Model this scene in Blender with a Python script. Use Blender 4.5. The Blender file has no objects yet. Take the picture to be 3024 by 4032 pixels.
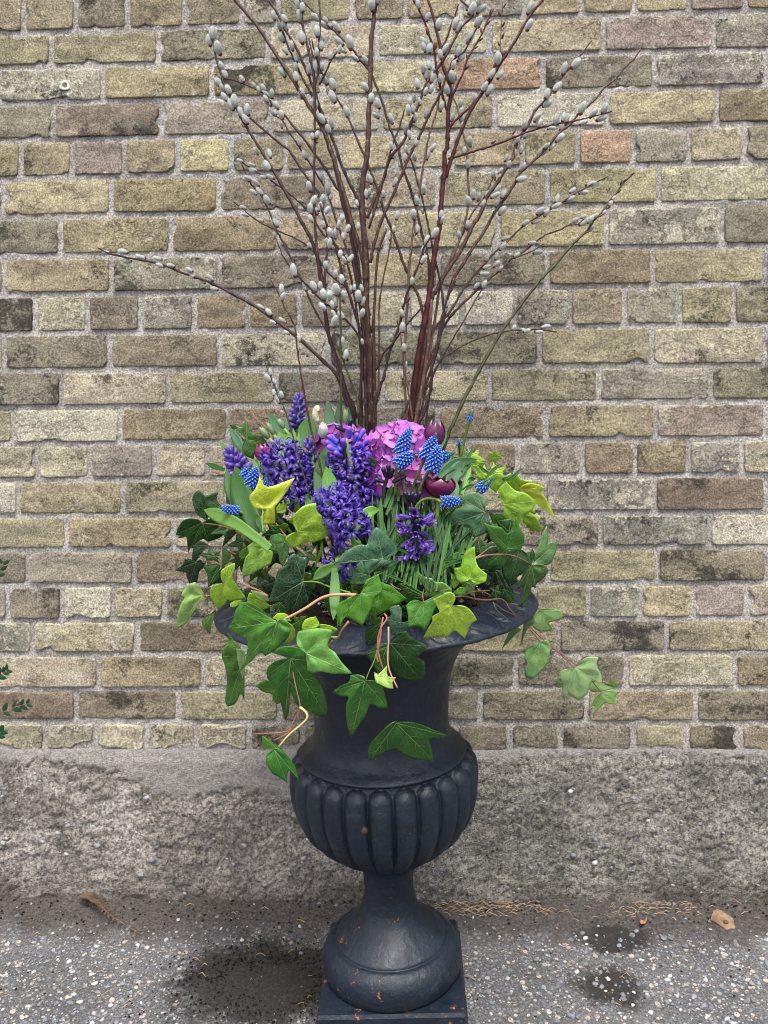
import bpy, math, random
import numpy as np
from mathutils import Vector, Matrix, noise, Quaternion
random.seed(7)
S = bpy.context.scene
COL = S.collection

# ------------------------------------------------------------------ camera, light, exposure
F, PX0, PY0, D, H = 3245.0, 1512.0, 1550.0, 1.73, 1.06     # focal length and principal point in photo pixels
YAW, ROLL = math.radians(1.75), math.radians(0.75)
cam = bpy.data.cameras.new('camera'); camo = bpy.data.objects.new('camera', cam); COL.objects.link(camo)
cam.sensor_fit = 'HORIZONTAL'; cam.sensor_width = 24.0; cam.lens = F / 3024 * 24
cam.shift_y = -(2016 - PY0) / 3024
cam.clip_start = 0.02; cam.clip_end = 300
camo.location = (0, -D, H)
ROT = Matrix.Rotation(YAW, 3, 'Z') @ Matrix.Rotation(math.pi / 2, 3, 'X') @ Matrix.Rotation(-ROLL, 3, 'Z')
camo.rotation_euler = ROT.to_euler()
S.camera = camo
CL = Vector((0, -D, H))

def ray(px, py):
    return ROT @ Vector(((px - PX0) / F, (PY0 - py) / F, -1.0))
def P(px, py, y=0.0):
    "the point seen at photo pixel (px, py) that stands at world depth y"
    d = ray(px, py); t = (y + D) / d.y
    return CL + d * t
def G(px, py, z=0.0):
    d = ray(px, py); t = (z - H) / d.z
    return CL + d * t
def PXM(y):                                # metres per photo pixel at depth y
    return (y + D) / F

w = bpy.data.worlds.new('World'); S.world = w; w.use_nodes = True
nt = w.node_tree; nt.nodes.clear()
sky = nt.nodes.new('ShaderNodeTexSky'); sky.sky_type = 'NISHITA'; sky.sun_disc = False
SUN_EL, SUN_AZ = math.radians(64), math.radians(203)
sky.sun_elevation = SUN_EL; sky.sun_rotation = SUN_AZ
sky.air_density = 1.0; sky.dust_density = 4.0; sky.ozone_density = 1.0
hs = nt.nodes.new('ShaderNodeHueSaturation'); hs.inputs['Saturation'].default_value = 0.42
bg = nt.nodes.new('ShaderNodeBackground'); bg.inputs['Strength'].default_value = 0.11
wo = nt.nodes.new('ShaderNodeOutputWorld')
nt.links.new(sky.outputs[0], hs.inputs['Color']); nt.links.new(hs.outputs[0], bg.inputs['Color']); nt.links.new(bg.outputs[0], wo.inputs['Surface'])
sun = bpy.data.lights.new('sun', 'SUN'); sun.energy = 1.5; sun.angle = math.radians(15); sun.color = (1.0, 0.97, 0.93)
suno = bpy.data.objects.new('sun', sun); COL.objects.link(suno)
# the sun stands behind the photographer, high, a little to the right
sd = Vector((math.sin(SUN_AZ) * math.cos(SUN_EL) * -1, math.cos(SUN_AZ) * math.cos(SUN_EL), math.sin(SUN_EL)))
suno.rotation_euler = sd.to_track_quat('Z', 'Y').to_euler()
S.render.engine = 'CYCLES'; S.cycles.use_denoising = True; S.cycles.filter_width = 1.05
S.view_settings.view_transform = 'Standard'; S.view_settings.look = 'None'
S.view_settings.exposure = 1.72; S.view_settings.gamma = 1.0; S.view_settings.use_curve_mapping = False

# ------------------------------------------------------------------ materials
def newmat(name):
    m = bpy.data.materials.new(name); m.use_nodes = True
    n = m.node_tree; n.nodes.clear()
    out = n.nodes.new('ShaderNodeOutputMaterial'); b = n.nodes.new('ShaderNodeBsdfPrincipled')
    n.links.new(b.outputs[0], out.inputs[0])
    return m, n, b
class N:
    "small helper for building node trees"
    def __init__(s, nt): s.t = nt
    def new(s, typ, **kw):
        x = s.t.nodes.new('ShaderNode' + typ)
        for k, v in kw.items(): setattr(x, k, v)
        return x
    def link(s, a, b): s.t.links.new(a, b)
    def put(s, sock, v):
        if hasattr(v, 'is_output') or isinstance(v, bpy.types.NodeSocket): s.link(v, sock)
        else: sock.default_value = v
    def noise(s, vec, scale, detail=6, rough=.6, dist=0):
        x = s.new('TexNoise'); s.put(x.inputs['Vector'], vec)
        x.inputs['Scale'].default_value = scale; x.inputs['Detail'].default_value = detail
        x.inputs['Roughness'].default_value = rough; x.inputs['Distortion'].default_value = dist
        return x.outputs['Fac']
    def vor(s, vec, scale, feature='F1', out='Distance', rnd=1.0):
        x = s.new('TexVoronoi', feature=feature); s.put(x.inputs['Vector'], vec)
        x.inputs['Scale'].default_value = scale; x.inputs['Randomness'].default_value = rnd
        return x.outputs[out]
    def rng(s, v, a, b, c=0., d=1., smooth=True):
        x = s.new('MapRange'); x.interpolation_type = 'SMOOTHSTEP' if smooth else 'LINEAR'
        s.put(x.inputs['Value'], v)
        for i, q in zip((1, 2, 3, 4), (a, b, c, d)): s.put(x.inputs[i], q)
        return x.outputs[0]
    def mix(s, f, a, b, mode='MIX'):
        x = s.new('Mix', data_type='RGBA', blend_type=mode)
        s.put(x.inputs[0], f); s.put(x.inputs[6], c4(a)); s.put(x.inputs[7], c4(b))
        return x.outputs[2]
    def math(s, op, a, b=0., c=0.):
        x = s.new('Math', operation=op); s.put(x.inputs[0], a); s.put(x.inputs[1], b)
        if op in ('MULTIPLY_ADD',): s.put(x.inputs[2], c)
        return x.outputs[0]
    def vmath(s, op, a, b=(0, 0, 0)):
        x = s.new('VectorMath', operation=op); s.put(x.inputs[0], a)
        if op == 'SCALE': s.put(x.inputs[3], b)
        else: s.put(x.inputs[1], b)
        return x.outputs[0]
    def bump(s, h, strength=.5, dist=.002, prev=None):
        x = s.new('Bump'); x.inputs['Strength'].default_value = strength; x.inputs['Distance'].default_value = dist
        s.put(x.inputs['Height'], h)
        if prev: s.link(prev, x.inputs['Normal'])
        return x.outputs[0]
    def pos(s): return s.new('NewGeometry').outputs['Position']
def c4(v):
    return (*v, 1.0) if isinstance(v, tuple) and len(v) == 3 else v

def brick_material():
    m, t, b = newmat('brick'); n = N(t)
    oi = n.new('ObjectInfo')
    p = n.vmath('ADD', n.pos(), n.vmath('SCALE', (3.1, 7.7, 5.3), oi.outputs['Random']))
    ga = n.new('Attribute'); ga.attribute_type = 'OBJECT'; ga.attribute_name = 'grime'
    gr = ga.outputs['Fac']
    ed = n.new('Attribute'); ed.attribute_name = 'edge'; edge = ed.outputs['Fac']
    st = n.vmath('MULTIPLY', p, (1.0, 1.0, 2.6))
    big = n.noise(st, 7, 6, .62)
    col = n.mix(n.rng(big, .3, .7), n.mix(1.0, oi.outputs['Color'], (.72, .70, .66), 'MULTIPLY'), n.mix(1.0, oi.outputs['Color'], (1.22, 1.2, 1.12), 'MULTIPLY'))
    med = n.noise(p, 55, 5, .7)
    col = n.mix(n.rng(med, .32, .7, 0, .5), col, n.mix(1.0, col, (.62, .6, .55), 'MULTIPLY'))
    # grime: soot that holds in clumps of fine specks
    gn = n.math('ADD', n.math('MULTIPLY', n.noise(p, 11, 3, .6), .68), n.math('MULTIPLY', n.noise(p, 130, 6, .75), .42))
    thr = n.math('SUBTRACT', .74, n.math('MULTIPLY', gr, .30))
    gm = n.rng(gn, n.math('SUBTRACT', thr, .035), n.math('ADD', thr, .05))
    col = n.mix(n.math('MULTIPLY', gm, .86), col, (.045, .043, .037))
    # remains of pale limewash, broken up in flakes
    wn = n.math('ADD', n.math('MULTIPLY', n.noise(n.vmath('ADD', p, (9., 4., 2.)), 13, 4, .6, .4), .62), n.math('MULTIPLY', n.noise(p, 95, 5, .7), .45))
    wt = n.math('SUBTRACT', .76, n.math('MULTIPLY', oi.outputs['Alpha'], .30))
    wt = n.math('SUBTRACT', wt, n.math('MULTIPLY', edge, .10))
    wm = n.rng(wn, wt, n.math('ADD', wt, .03))
    col = n.mix(n.math('MULTIPLY', wm, .72), col, (.62, .58, .465))
    # scattered dark pits
    pit = n.rng(n.vor(p, 120), .10, .22, 1, 0)
    pm = n.math('MULTIPLY', pit, n.rng(n.noise(p, 16, 2), .48, .62))
    col = n.mix(n.math('MULTIPLY', pm, .7), col, (.07, .06, .05))
    fine = n.noise(p, 270, 4, .8)
    col = n.mix(n.rng(fine, .42, .60), n.mix(1.0, col, (.60, .59, .56), 'MULTIPLY'), n.mix(1.0, col, (1.24, 1.23, 1.19), 'MULTIPLY'))
    crk = n.rng(n.math('ABSOLUTE', n.math('SUBTRACT', n.noise(n.vmath('MULTIPLY', p, (1., 1., 1.9)), 26, 6, .72), .5)), .0, .016, 1, 0)
    crk = n.math('MULTIPLY', crk, n.rng(n.noise(p, 13, 2), .47, .56))
    col = n.mix(n.math('MULTIPLY', crk, .8), col, (.05, .045, .036))
    ru = n.new('Attribute'); ru.attribute_type = 'OBJECT'; ru.attribute_name = 'rust'
    band = n.rng(n.noise(n.vmath('MULTIPLY', p, (1., 1., .25)), 19, 5), .52, .62)
    col = n.mix(n.math('MULTIPLY', n.math('MULTIPLY', band, ru.outputs['Fac']), .6), col, (.30, .17, .07))
    n.link(col, b.inputs['Base Color']); b.inputs['Roughness'].default_value = .93
    b.inputs['Specular IOR Level'].default_value = .2
    bm1 = n.bump(n.noise(p, 48, 9, .80), 1.0, .013)
    bm2 = n.bump(n.math('ADD', n.math('MULTIPLY', fine, .6), n.math('MULTIPLY', n.math('ADD', n.math('ADD', pm, crk), n.math('MULTIPLY', wm, -.5)), -1.0)), .9, .004, bm1)
    n.link(bm2, b.inputs['Normal'])
    return m
def mortar_material():
    m, t, b = newmat('mortar'); n = N(t); p = n.pos()
    col = n.mix(n.rng(n.noise(p, 6, 5), .35, .65), (.290, .274, .252), (.42, .40, .375))
    pa = n.new('Attribute'); pa.attribute_name = 'patch'; col = n.mix(n.math('MULTIPLY', pa.outputs['Fac'], .8), col, (.30, .31, .315))
    col = n.mix(n.rng(n.noise(p, 240, 4, .8), .40, .62), n.mix(1., col, (.48, .47, .46), 'MULTIPLY'), n.mix(1., col, (1.3, 1.29, 1.27), 'MULTIPLY'))
    col = n.mix(n.math('MULTIPLY', n.rng(n.vor(p, 230), .0, .18, 1, 0), n.rng(n.noise(p, 40), .5, .6)), col, (.5, .48, .46))
    n.link(col, b.inputs['Base Color']); b.inputs['Roughness'].default_value = .95; b.inputs['Specular IOR Level'].default_value = .15
    n.link(n.bump(n.noise(p, 300, 5, .75), .9, .004), b.inputs['Normal'])
    return m
def concrete_material():
    m, t, b = newmat('foundation_concrete'); n = N(t); p = n.pos()
    sx = n.new('SeparateXYZ'); n.link(p, sx.inputs[0])
    side = n.rng(sx.outputs[0], -.1, .25)
    col = n.mix(side, (.375, .345, .320), (.300, .290, .260))
    col = n.mix(n.rng(n.noise(p, 9, 8, .72), .36, .64), n.mix(1., col, (.66, .66, .65), 'MULTIPLY'), n.mix(1., col, (1.28, 1.27, 1.25), 'MULTIPLY'))
    sp = n.noise(p, 150, 6, .8)
    col = n.mix(n.rng(sp, .40, .58), n.mix(1., col, (.42, .41, .40), 'MULTIPLY'), n.mix(1., col, (1.35, 1.34, 1.32), 'MULTIPLY'))
    sm = n.new('Attribute'); sm.attribute_name = 'coat'; coat = sm.outputs['Fac']
    plain = n.mix(n.rng(n.noise(p, 190, 4, .7), .35, .65), (.23, .216, .20), (.44, .418, .395))
    col = n.mix(n.math('MULTIPLY', coat, .8), col, plain)
    por = n.math('MULTIPLY', n.rng(n.vor(p, 170), .10, .26, 1, 0), n.rng(n.noise(p, 60, 3), .46, .58))
    por = n.math('MULTIPLY', por, n.math('SUBTRACT', .85, n.math('MULTIPLY', coat, .6)))
    col = n.mix(por, col, (.045, .040, .036))
    peb = n.vor(p, 85, out='Color'); pd = n.vor(p, 85)
    s2 = n.new('SeparateColor'); n.link(peb, s2.inputs[0])
    pk = n.math('MULTIPLY', n.rng(pd, .30, .36, 1, 0), n.rng(s2.outputs[0], .72, .74))
    pc = n.mix(s2.outputs[1], (.12, .13, .15), (.42, .38, .35))
    col = n.mix(n.math('MULTIPLY', pk, n.math('SUBTRACT', .85, n.math('MULTIPLY', coat, .7))), col, pc)
    # darker brown towards the ground, with an uneven upper edge
    low = n.rng(n.math('ADD', sx.outputs[2], n.math('MULTIPLY', n.noise(p, 9, 5), .10)), .045, .13, 1, 0)
    col = n.mix(n.math('MULTIPLY', low, .62), col, (.075, .062, .05))
    n.link(col, b.inputs['Base Color']); b.inputs['Roughness'].default_value = .95; b.inputs['Specular IOR Level'].default_value = .2
    n.link(n.bump(n.math('SUBTRACT', n.math('ADD', sp, n.noise(p, 420, 3)), por), 1.0, .010), b.inputs['Normal'])
    return m
def ground_material():
    m, t, b = newmat('asphalt'); n = N(t); p = n.pos()
    sx = n.new('SeparateXYZ'); n.link(p, sx.inputs[0]); X, Y = sx.outputs[0], sx.outputs[1]
    wob = n.noise(p, 9, 5, .65)
    base = n.mix(n.rng(n.noise(p, 4, 6), .3, .7), (.070, .071, .074), (.125, .124, .127))
    base = n.mix(n.rng(n.noise(p, 330, 5, .75), .35, .68), n.mix(1., base, (.35, .34, .34), 'MULTIPLY'), n.mix(1., base, (1.7, 1.68, 1.68), 'MULTIPLY'))
    for sc, lim, lo, hi in ((62, .60, .26, .33), (105, .45, .28, .37), (185, .45, .28, .38)):
        vc = n.vor(p, sc, out='Color'); s2 = n.new('SeparateColor'); n.link(vc, s2.inputs[0])
        k = n.math('MULTIPLY', n.rng(n.vor(p, sc), lo, hi, 1, 0), n.rng(s2.outputs[0], lim, lim + .02))
        tint = n.mix(s2.outputs[1], (.085, .088, .098), (.25, .25, .25)); tint = n.mix(n.rng(s2.outputs[2], .0, .10, 1, 0), tint, (.46, .455, .45))
        tint = n.mix(n.rng(s2.outputs[2], .85, .9), tint, (.42, .34, .28))
        base = n.mix(k, base, tint)
    # soil washed against the wall
    strip = n.rng(n.math('ADD', Y, n.math('MULTIPLY', wob, .18)), -.075, .005)
    soil = n.mix(n.rng(n.noise(p, 160, 5, .8), .38, .62), (.012, .0095, .0075), (.070, .058, .049))
    base = n.mix(n.math('MULTIPLY', strip, .9), base, soil)
    # spilled damp compost left of the urn and a smaller patch to the right
    for cx, cy, rx, ry in SPILLS:
        dx = n.math('DIVIDE', n.math('SUBTRACT', X, cx), rx); dy = n.math('DIVIDE', n.math('SUBTRACT', Y, cy), ry)
        rr = n.math('SQRT', n.math('ADD', n.math('MULTIPLY', dx, dx), n.math('MULTIPLY', dy, dy)))
        rr = n.math('ADD', rr, n.math('MULTIPLY', n.math('SUBTRACT', n.noise(p, 17, 9, .8), .5), 2.4))
        k = n.rng(rr, .75, 1.35, 1, 0)
        dk = n.mix(n.rng(n.noise(p, 240, 5, .8), .42, .68), (.004, .0032, .0027), (.024, .019, .016))
        base = n.mix(n.math('MULTIPLY', k, .93), base, dk)
    n.link(base, b.inputs['Base Color']); b.inputs['Roughness'].default_value = .85
    n.link(n.bump(n.math('ADD', n.noise(p, 220, 6, .8), n.vor(p, 105)), .9, .004), b.inputs['Normal'])
    return m
def iron_material():
    m, t, b = newmat('painted_iron'); n = N(t); p = n.pos()
    col = n.mix(n.rng(n.noise(p, 12, 6, .7), .3, .7), (.0032, .0062, .0120), (.0085, .0140, .0240))
    col = n.mix(n.rng(n.noise(p, 70, 6, .8), .58, .75, 0, .6), col, (.035, .042, .055))
    dust = n.rng(n.noise(p, 26, 7, .8), .56, .72, 0, .35)
    col = n.mix(dust, col, (.075, .075, .078))
    cm = n.rng(n.vor(p, 300), .0, .16, 1, 0); cr = n.rng(n.noise(p, 33, 2), .60, .66)
    col = n.mix(n.math('MULTIPLY', cm, cr), col, (.45, .42, .36))
    sx = n.new('SeparateXYZ'); n.link(p, sx.inputs[0])
    lim = n.rng(sx.outputs[2], .08, .5, .62, .72)
    rust = n.rng(n.math('ADD', n.math('MULTIPLY', n.noise(p, 45, 4, .6), .7), n.math('MULTIPLY', n.noise(p, 190, 4, .7), .32)), lim, n.math('ADD', lim, .04))
    col = n.mix(n.math('MULTIPLY', rust, .85), col, (.30, .095, .03))
    n.link(col, b.inputs['Base Color'])
    n.link(n.rng(n.noise(p, 30, 5), .3, .7, .38, .56), b.inputs['Roughness'])
    b.inputs['Specular IOR Level'].default_value = .34
    n.link(n.bump(n.noise(p, 34, 6, .62), .6, .006), b.inputs['Normal'])
    return m
def leaf_material():
    m, t, b = newmat('ivy_leaf'); n = N(t); oi = n.new('ObjectInfo'); p = n.pos()
    c = oi.outputs['Color']
    col = n.mix(n.rng(n.noise(p, 28, 4, .6), .3, .7), n.mix(1., c, (.72, .76, .8), 'MULTIPLY'), n.mix(1., c, (1.25, 1.18, 1.1), 'MULTIPLY'))
    net = n.rng(n.vor(n.vmath('ADD', p, n.vmath('SCALE', (1., 1., 1.), n.math('MULTIPLY', n.noise(p, 60), .01))), 170, feature='DISTANCE_TO_EDGE'), .0, .16, 1, 0)
    pale = n.mix(.38, c, (.62, .70, .30))
    col = n.mix(n.math('MULTIPLY', net, oi.outputs['Alpha']), col, pale)
    col = n.mix(n.rng(n.noise(p, 400, 3), .4, .7, 0, .15), col, n.mix(1., c, (.6, .6, .6), 'MULTIPLY'))
    n.link(col, b.inputs['Base Color']); b.inputs['Roughness'].default_value = .27
    b.inputs['Specular IOR Level'].default_value = .32
    n.link(n.bump(n.math('ADD', n.noise(p, 60, 4), n.math('MULTIPLY', net, -.25)), .18, .003), b.inputs['Normal'])
    tr = n.new('BsdfTranslucent'); n.link(n.mix(1., col, (1.2, 1.35, .6), 'MULTIPLY'), tr.inputs[0])
    mx = n.new('MixShader'); mx.inputs[0].default_value = .16
    n.link(b.outputs[0], mx.inputs[1]); n.link(tr.outputs[0], mx.inputs[2])
    n.link(mx.outputs[0], t.nodes['Material Output'].inputs[0])
    return m
def vein_material():
    m, t, b = newmat('leaf_vein'); n = N(t); oi = n.new('ObjectInfo')
    n.link(n.mix(.20, oi.outputs['Color'], (.50, .60, .28)), b.inputs['Base Color']); b.inputs['Roughness'].default_value = .5
    return m
def blade_material():
    m, t, b = newmat('blade_leaf'); n = N(t); oi = n.new('ObjectInfo'); p = n.pos()
    c = oi.outputs['Color']
    u = n.new('Attribute'); u.attribute_name = 'across'
    cx = n.new('CombineXYZ'); n.link(n.math('MULTIPLY', u.outputs['Fac'], 14.), cx.inputs[0])
    stripes = n.noise(cx.outputs[0], 1.6, 2)
    col = n.mix(n.rng(stripes, .35, .65), n.mix(1., c, (.78, .8, .8), 'MULTIPLY'), n.mix(1., c, (1.2, 1.18, 1.12), 'MULTIPLY'))
    col = n.mix(n.rng(n.noise(p, 35, 4), .45, .75, 0, .5), col, n.mix(1., c, (.7, .72, .66), 'MULTIPLY'))
    n.link(col, b.inputs['Base Color']); b.inputs['Roughness'].default_value = .42; b.inputs['Specular IOR Level'].default_value = .25
    n.link(n.bump(stripes, .3, .002), b.inputs['Normal'])
    tr = n.new('BsdfTranslucent'); n.link(n.mix(1., col, (1.1, 1.3, .7), 'MULTIPLY'), tr.inputs[0])
    mx = n.new('MixShader'); mx.inputs[0].default_value = .14
    n.link(b.outputs[0], mx.inputs[1]); n.link(tr.outputs[0], mx.inputs[2])
    n.link(mx.outputs[0], t.nodes['Material Output'].inputs[0])
    return m
def plain(name, col, rough=.6, var=.25, scale=120, bump=0., spec=.4, sheen=0., trans=0.):
    m, t, b = newmat(name); n = N(t); p = n.pos()
    lo = tuple(c * (1 - var) for c in col); hi = tuple(min(1, c * (1 + var)) for c in col)
    c = n.mix(n.rng(n.noise(p, scale, 5, .65), .3, .7), lo, hi)
    n.link(c, b.inputs['Base Color']); b.inputs['Roughness'].default_value = rough
    b.inputs['Specular IOR Level'].default_value = spec
    if sheen: b.inputs['Sheen Weight'].default_value = sheen; b.inputs['Sheen Roughness'].default_value = .4
    if bump: n.link(n.bump(n.noise(p, scale * 1.5, 5, .7), bump, .003), b.inputs['Normal'])
    if trans:
        tr = n.new('BsdfTranslucent'); n.link(c, tr.inputs[0]); mx = n.new('MixShader'); mx.inputs[0].default_value = trans
        n.link(b.outputs[0], mx.inputs[1]); n.link(tr.outputs[0], mx.inputs[2]); n.link(mx.outputs[0], t.nodes['Material Output'].inputs[0])
    return m
def toned(name, lo, hi, rough=.5, objcol=False, trans=.12):
    "colour runs from lo to hi along the vertex attribute tone; the object's colour multiplies it"
    m, t, b = newmat(name); n = N(t); a = n.new('Attribute'); a.attribute_name = 'tone'; oi = n.new('ObjectInfo'); p = n.pos()
    c = n.mix(a.outputs['Fac'], lo, hi)
    c = n.mix(1., c, oi.outputs['Color'], 'MULTIPLY')
    c = n.mix(n.rng(n.noise(p, 160, 3), .35, .7, 0, .35), c, n.mix(1., c, (.6, .6, .7), 'MULTIPLY'))
    n.link(c, b.inputs['Base Color']); b.inputs['Roughness'].default_value = rough
    tr = n.new('BsdfTranslucent'); n.link(c, tr.inputs[0]); mx = n.new('MixShader'); mx.inputs[0].default_value = trans
    n.link(b.outputs[0], mx.inputs[1]); n.link(tr.outputs[0], mx.inputs[2]); n.link(mx.outputs[0], t.nodes['Material Output'].inputs[0])
    return m
def bark_material():
    m, t, b = newmat('willow_bark'); n = N(t); oi = n.new('ObjectInfo'); p = n.pos(); c = oi.outputs['Color']
    col = n.mix(n.rng(n.noise(p, 70, 4, .6), .3, .7), n.mix(1., c, (.55, .5, .5), 'MULTIPLY'), n.mix(1., c, (1.3, 1.3, 1.3), 'MULTIPLY'))
    col = n.mix(n.math('MULTIPLY', n.rng(n.noise(n.vmath('MULTIPLY', p, (1., 1., .35)), 230, 4, .7), .56, .66), oi.outputs['Alpha']), col, (.20, .145, .11))
    n.link(col, b.inputs['Base Color']); b.inputs['Roughness'].default_value = .5; b.inputs['Specular IOR Level'].default_value = .25
    n.link(n.bump(n.noise(p, 180, 5), .5, .002), b.inputs['Normal'])
    return m
SP1 = G(1060, 3860); SP2 = G(2400, 3880); SP3 = G(2420, 3700); SP4 = G(700, 3800)
SPILLS = [(SP1.x, SP1.y, .17, .105), (SP2.x, SP2.y, .055, .05), (SP3.x, SP3.y, .07, .035)]
MB_, MM_, MC_, MG_, MI_ = brick_material(), mortar_material(), concrete_material(), ground_material(), iron_material()
ML_, MV_, MBL_, MBK_ = leaf_material(), vein_material(), blade_material(), bark_material()
M_soil = plain('potting_soil', (.014, .010, .0075), .95, .6, 150, .9, .1)
M_stone = plain('pale_gravel', (.36, .36, .36), .7, .35, 60)
M_stone2 = plain('grey_gravel', (.13, .135, .15), .7, .4, 60)
M_stem = plain('ivy_stem', (.15, .075, .042), .5, .4, 60)
M_stemp = plain('pink_ivy_stem', (.28, .10, .075), .45, .3, 60)
M_stemg = plain('green_stem', (.12, .22, .03), .45, .25, 60)
M_fur, _t, _b = newmat('catkin_fur')
_n = N(_t); _a = _n.new('Attribute'); _a.attribute_name = 'hair'; _c = _n.mix(_a.outputs['Fac'], (.225, .235, .210), (.56, .57, .53)); _oi = _n.new('ObjectInfo')
_c = _n.mix(_n.rng(_n.noise(_n.pos(), 260, 4, .7), .35, .65, 0, .55), _c, _n.mix(1., _c, (.55, .56, .55), 'MULTIPLY'))
_c = _n.mix(_n.rng(_oi.outputs['Random'], 0, 1, 0, .55, False), _c, (.36, .385, .37)); _t.links.new(_c, _b.inputs['Base Color']); _b.inputs['Roughness'].default_value = .9; _b.inputs['Sheen Weight'].default_value = .5
_t.links.new(_n.bump(_n.noise(_n.pos(), 500, 4, .7), .6, .002), _b.inputs['Normal'])
M_scale = plain('bud_scale', (.075, .016, .012), .35, .4, 120)
M_hyo = toned('hyacinth_petal', (.010, .012, .10), (.095, .030, .36))
M_hyb = toned('hyacinth_bud', (.025, .06, .30), (.11, .035, .27))
M_mus = plain('grape_hyacinth_bell', (.016, .075, .36), .4, .3, 200)
M_musd = plain('grape_hyacinth_tip', (.02, .085, .15), .5, .3, 200)
M_white = plain('pale_bell_mouth', (.40, .50, .62), .5, .1)
M_hyd = toned('hydrangea_petal', (.36, .035, .26), (.25, .085, .34), .55, trans=.10)
M_bead = plain('hydrangea_bead', (.25, .32, .65), .5)
M_tbud = toned('tulip_bud_petal', (.11, .19, .075), (.20, .24, .13), .45)
M_tul = toned('tulip_petal', (.115, .007, .070), (.060, .005, .048), .35, trans=.12)
M_straw = plain('dry_straw', (.36, .26, .16), .8, .4, 100)
M_wood = plain('wood_chip', (.17, .105, .065), .8, .4, 60, .6)
M_cedar = plain('dry_cedar', (.075, .045, .024), .8, .5, 60)
M_rust = plain('dry_leaf', (.33, .16, .085), .7, .3, 60)

# ------------------------------------------------------------------ mesh helpers
class MB:
    def __init__(s): s.v = []; s.f = []; s.m = []; s.a = {}
    def add(s, vs, fs, mat=0, **attr):
        k = len(s.v); s.v += [tuple(v) for v in vs]; s.f += [tuple(i + k for i in f) for f in fs]; s.m += [mat] * len(fs)
        for an, av in attr.items():
            L = s.a.setdefault(an, []); L += [0.] * (k - len(L)); L += list(av)
        return k
    def tube(s, path, radii, n=6, mat=0, cap=True):
        path = [Vector(p) for p in path]; vs = []; fs = []
        L = len(path); ref = None
        for i in range(L):
            d = (path[min(i + 1, L - 1)] - path[max(i - 1, 0)])
            d = d.normalized() if d.length > 1e-9 else Vector((0, 0, 1))
            if ref is None: ref = d.orthogonal().normalized()
            ref = (ref - d * ref.dot(d))
            ref = ref.normalized() if ref.length > 1e-6 else d.orthogonal().normalized()
            bn = d.cross(ref); r = radii[i] if hasattr(radii, '__len__') else radii
            for j in range(n):
                a = 2 * math.pi * j / n
                vs.append(path[i] + (ref * math.cos(a) + bn * math.sin(a)) * r)
        for i in range(L - 1):
            for j in range(n):
                a, b = i * n + j, i * n + (j + 1) % n
                fs.append((a, b, b + n, a + n))
        if cap:
            fs.append(tuple(range(n - 1, -1, -1))); fs.append(tuple(range((L - 1) * n, L * n)))
        s.add(vs, fs, mat)
    def blob(s, c, rx, ry, rz, rot=None, seg=8, rings=5, mat=0, jit=0.):
        vs = [Vector((0, 0, -rz))]; fs = []
        for i in range(1, rings):
            ph = -math.pi / 2 + math.pi * i / rings
            for j in range(seg):
                a = 2 * math.pi * j / seg; q = 1 + random.uniform(-jit, jit)
                vs.append(Vector((rx * math.cos(ph) * math.cos(a) * q, ry * math.cos(ph) * math.sin(a) * q, rz * math.sin(ph) * q)))
        vs.append(Vector((0, 0, rz)))
        for j in range(seg):
            fs.append((0, 1 + (j + 1) % seg, 1 + j)); t = len(vs) - 1; k = 1 + (rings - 2) * seg
            fs.append((t, k + j, k + (j + 1) % seg))
            for i in range(rings - 2):
                a = 1 + i * seg
                fs.append((a + j, a + (j + 1) % seg, a + seg + (j + 1) % seg, a + seg + j))
        if rot is not None: vs = [rot @ v for v in vs]
        s.add([v + Vector(c) for v in vs], fs, mat)
    def mesh(s, name, mats, smooth=True, origin=None):
        me = bpy.data.meshes.new(name)
        vs = s.v
        if origin is not None: vs = [(v[0] - origin[0], v[1] - origin[1], v[2] - origin[2]) for v in vs]
        me.from_pydata(vs, [], s.f)
        for m in mats: me.materials.append(m)
        if len(mats) > 1: me.polygons.foreach_set('material_index', s.m)
        if smooth: me.polygons.foreach_set('use_smooth', [True] * len(s.f))
        for an, av in s.a.items():
            av = av + [0.] * (len(s.v) - len(av))
            at = me.attributes.new(an, 'FLOAT', 'POINT'); at.data.foreach_set('value', av)
        me.update()
        return me
    def build(s, name, mats, parent=None, smooth=True, color=None):
        og = tuple(parent.location) if parent is not None else None
        o = bpy.data.objects.new(name, s.mesh(name, mats, smooth, og)); COL.objects.link(o)
        if parent is not None: o.parent = parent
        if color: o.color = color
        return o
def tag(o, label=None, cat=None, group=None, kind=None):
    for k, v in (('label', label), ('category', cat), ('group', group), ('kind', kind)):
        if v: o[k] = v
    return o
def thing(name, loc, label, cat, group=None):
    o = bpy.data.objects.new(name, None); COL.objects.link(o); o.location = loc; o.empty_display_size = .02
    return tag(o, label, cat, group)
def inst(name, me, parent, loc, rot=None, sc=1.0, color=None):
    o = bpy.data.objects.new(name, me); COL.objects.link(o); o.parent = parent
    s3 = sc if hasattr(sc, '__len__') else (sc, sc, sc)
    m = Matrix.Translation(Vector(loc) - parent.location) @ (rot.to_matrix().to_4x4() if isinstance(rot, Quaternion) else (rot.to_4x4() if rot is not None else Matrix.Identity(4))) @ Matrix.Diagonal((*s3, 1))
    o.matrix_basis = m
    if color: o.color = color
    return o
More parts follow.
